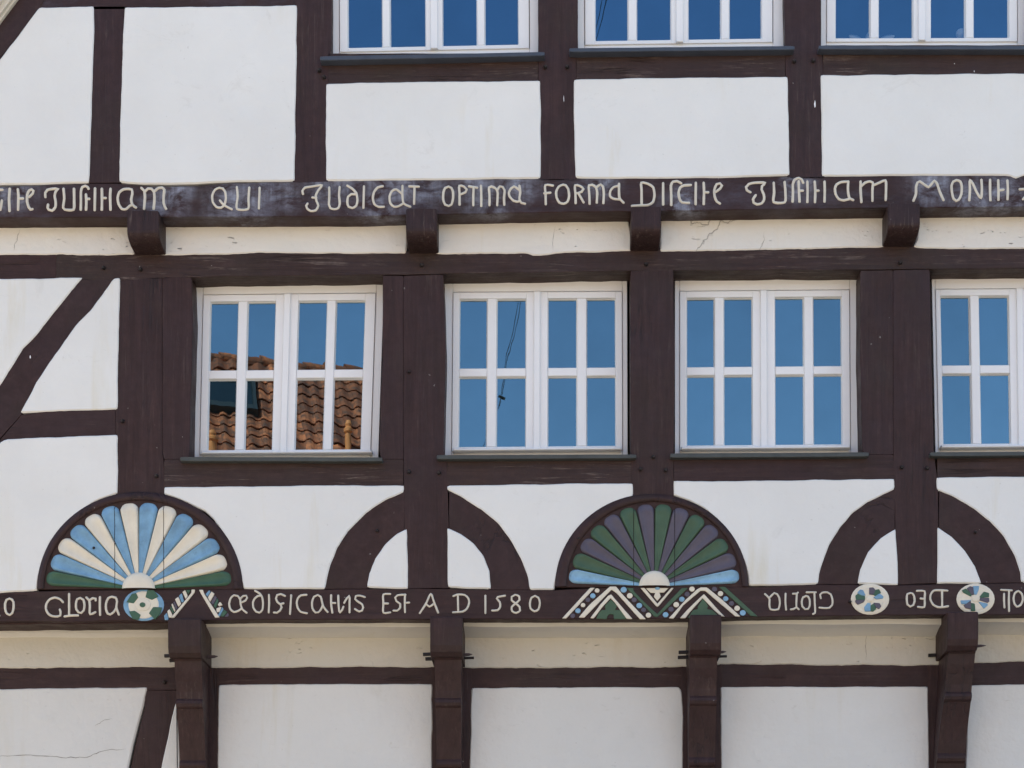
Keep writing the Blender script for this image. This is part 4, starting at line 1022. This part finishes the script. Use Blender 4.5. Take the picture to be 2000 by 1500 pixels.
DW = YW + .02
def mirror_pt(px, py, y):                       # a real point at depth y whose reflection falls on (px, py)
    dist = 12 + 2 * DW - y
    return Vector(((px - CX) * dist / F, y, EYE.z + (CY - py) * dist / F))
m, n, b = M('clay_tile'); v = coords(n)
oi = N(n, 'ShaderNodeObjectInfo')
tc = mixc(n, oi.outputs['Random'], (.24, .06, .022), (.74, .20, .07))
tc = mixc(n, ramp(n, nz(n, v, 9, 5, .6), [(.40, 0), (.62, .9)]), tc, (.12, .05, .03))
n.links.new(tc, b.inputs['Base Color']); b.inputs['Roughness'].default_value = .85; MAT['tile'] = m
MAT['opp_wall'] = plaster('opposite_render', (.66, .58, .44), 1, .3, .3)
MAT['terracotta'] = paint('terracotta_pipe', (.85, .27, .08), .6, .1, .2, .1)
MAT['frame_dark'] = paint('dark_frame', (.04, .045, .045), .5, .1, .1, 0)
R0 = mirror_pt(411, 703, -18.0); R1 = mirror_pt(712, 731, -18.70)
R1.z = R0.z
U = (R1 - R0).normalized(); Nh = Vector((-U.y, U.x, 0))
if Nh.y < 0: Nh = -Nh
pitch = math.radians(50); VD = Nh * math.cos(pitch) - Vector((0, 0, math.sin(pitch))); NN = Nh * math.sin(pitch) + Vector((0, 0, math.cos(pitch)))
uR = (mirror_pt(790, 700, -18.9) - R0).dot(U); uL = -6.0
OH = empty('tiled_house', R0 + U * (-2) - Vector((0, 0, R0.z)) + Nh * 2, label='house across the street with an orange pantiled roof, seen mirrored in the window panes', category='house')
tw, te = .235, .27
sec = [(0, 0, .0), (.02, 0, .035), (.07, 0, .052), (.12, 0, .035), (.17, 0, .004), (.21, 0, -.004), (.245, 0, .012)]
TV = []; TF = []
for (vv, up) in ((-.06, -.012), (te, .022)):
    for th in (0, .016):
        for (a, _, h) in sec: TV.append(U * a + VD * vv + NN * (h + up + th))
k = len(sec)
for i in range(k - 1):
    TF += [(i, i + 1, 2 * k + i + 1, 2 * k + i), (k + i, 3 * k + i, 3 * k + i + 1, k + i + 1), (2 * k + i, 2 * k + i + 1, 3 * k + i + 1, 3 * k + i)]
tme = bpy.data.meshes.new('roof_tile'); tme.from_pydata([tuple(q) for q in TV], [], TF); tme.materials.append(MAT['tile'])
SV = []; SF = []
slope_len = 6.2
for row in range(int(slope_len / te)):
    for cidx in range(int((uR - uL) / tw)):
        u = uR - (cidx + 1) * tw; s = .08 + row * te
        base = R0 + U * u + VD * s + NN * random.uniform(0, .008)
        if s < 2.9 and u > -.9:
            if .42 < s + .1 < 1.35 and u < .62: pass
            o = bpy.data.objects.new('roof_tile', tme); COL.objects.link(o); o.parent = OH; o.location = base - WL[OH]
            o.rotation_euler = (random.uniform(-.02, .02), random.uniform(-.02, .02), random.uniform(-.015, .015))
        else:
            b0 = len(SV); SV += [base + Vector(q) for q in TV]; SF += [tuple(b0 + i for i in f) for f in TF]
mesh_obj('roof_tiles', SV, SF, MAT['tile'], OH, kind='stuff')
L = uR - uL
def opp_box(name, u0, u1, v0, v1, h0, h1, mat, parent=OH):
    V = [R0 + U * u + VD * v + NN * h for u in (u0, u1) for v in (v0, v1) for h in (h0, h1)]
    return mesh_obj(name, V, [(0, 1, 3, 2), (4, 6, 7, 5), (0, 4, 5, 1), (2, 3, 7, 6), (0, 2, 6, 4), (1, 5, 7, 3)], mat, parent)
opp_box('roof_deck', uL, uR, 0, slope_len, -.2, -.03, MAT['frame_dark'])
for i in range(int(L / .36) + 1):
    u = uL + i * .36
    pts = [R0 + U * u + Vector((0, 0, .02)), R0 + U * (u + .05) + Vector((0, 0, .035)), R0 + U * (u + .36) + Vector((0, 0, .0))]
    tube('ridge_tile', pts, [.115, .10, .085], MAT['tile'], OH, 12)
# back slope, walls
bk = [R0 + U * uL - Vector((0, 0, .05)), R0 + U * uR - Vector((0, 0, .05))]
bd = -Nh * math.cos(pitch) - Vector((0, 0, math.sin(pitch)))
mesh_obj('roof_deck', [bk[0], bk[1], bk[1] + bd * 6.2, bk[0] + bd * 6.2], [(0, 1, 2, 3)], MAT['tile'], OH)
e0 = R0 + U * (uL + .2) + VD * 5.9; e1 = R0 + U * (uR - .15) + VD * 5.9
f0 = R0 + U * (uL + .2) + bd * 5.9; f1 = R0 + U * (uR - .15) + bd * 5.9
def dn(p): return Vector((p.x, p.y, 0))
mesh_obj('wall', [dn(e0), dn(e1), e1, e0, dn(f0), dn(f1), f1, f0, R0 + U * (uL + .2) - Vector((0, 0, .1)), R0 + U * (uR - .15) - Vector((0, 0, .1))],
         [(0, 1, 2, 3), (5, 4, 7, 6), (0, 3, 8, 7, 4), (1, 5, 6, 9, 2)], MAT['opp_wall'], OH)
# roof window
def uof(px, s):
    best = 0
    for i in range(400):
        u = -2 + i * .02; p = R0 + U * u + VD * s; q = CX + F * p.x / (12 + 2 * DW - p.y)
        if abs(q - px) < abs(CX + F * (R0 + U * best + VD * s).x / (12 + 2 * DW - (R0 + U * best + VD * s).y) - px): best = u
    return best
ur = uof(503, 1.3); ul = ur - 1.05
rw = empty('roof_window', R0 + U * ul + VD * .9, OH)
for (a, b2, c1, d) in ((ul, ul + .07, .62, 1.60), (ur - .07, ur, .62, 1.60), (ul + .071, ur - .071, .62, .70), (ul + .071, ur - .071, 1.48, 1.60)):
    opp_box('frame', a, b2, c1, d, .0, .17, MAT['frame_dark'], rw)
m, n, b = M('roof_window_glass'); b.inputs['Base Color'].default_value = (.02, .03, .035, 1); b.inputs['Roughness'].default_value = .08; MAT['rglass'] = m
opp_box('pane', ul + .071, ur - .071, .701, 1.479, .07, .10, MAT['rglass'], rw)
def vent(px, s0):
    u = uof(px, s0); p = R0 + U * u + VD * s0
    z = Vector((0, 0, 1)); ve = empty('roof_vent', p, OH)
    tube('pipe', [p - z * .15, p + z * .42], [.062, .060], MAT['terracotta'], ve, 16)
    tube('cap', [p + z * .40, p + z * .43, p + z * .47, p + z * .50, p + z * .54, p + z * .60], [.06, .085, .085, .06, .07, .045], MAT['terracotta'], ve, 16)
vent(688, 2.55); vent(412, 3.15)

# unseen lower house on the right, added for its warm bounced light
NH = empty('low_house', (6, -18, 0), label='long low cream house across the street to the right, out of view, added for warm bounced light', category='house')
box('wall', (-1.2, -24, 0), (16, -17.5, 5.6), MAT['opp_wall'], NH)
V = [(-1.5, -17.1, 5.4), (16.3, -17.1, 5.4), (16.3, -20.75, 8.6), (-1.5, -20.75, 8.6), (-1.5, -24.4, 5.4), (16.3, -24.4, 5.4)]
mesh_obj('roof', V, [(0, 1, 2, 3), (3, 2, 5, 4), (0, 3, 4), (1, 5, 2), (0, 4, 5, 1)], MAT['rooftile'], NH)

# overhead cable: a pair of wires with a clamp, seen mirrored in two windows
MAT['wire'] = paint('black_wire', (.02, .02, .022), .5, .1, .1, 0)
CB = empty('overhead_cable', mirror_pt(1020, 590, -8), label='pair of thin black overhead wires with a small clamp, mirrored in the window panes', category='cable')
ptsA = [(1330, -560, -1.0), (1262, -230, -2.2), (1204, -20, -3.6), (1177, 85, -4.5), (1110, 320, -6.2), (1021, 590, -9.0), (990, 725, -11.0), (981, 776, -12.0), (948, 875, -14.0), (930, 960, -17.4)]
ptsB = [(1318, -560, -1.0), (1252, -230, -2.2), (1196, -20, -3.6), (1170, 85, -4.5), (1103, 320, -6.2), (1016, 590, -9.0), (988, 725, -11.0), (979, 776, -12.0), (954, 875, -14.0), (940, 960, -17.4)]
for P in (ptsA, ptsB):
    tube('wire', [mirror_pt(*q) for q in P], .0033, MAT['wire'], CB, 6)
cp = mirror_pt(980, 776, -12.0)
tube('clamp', [cp + Vector((-.035, 0, .02)), cp + Vector((.045, 0, -.02))], .020, MAT['wire'], CB, 8)
print('objects', len(bpy.data.objects))
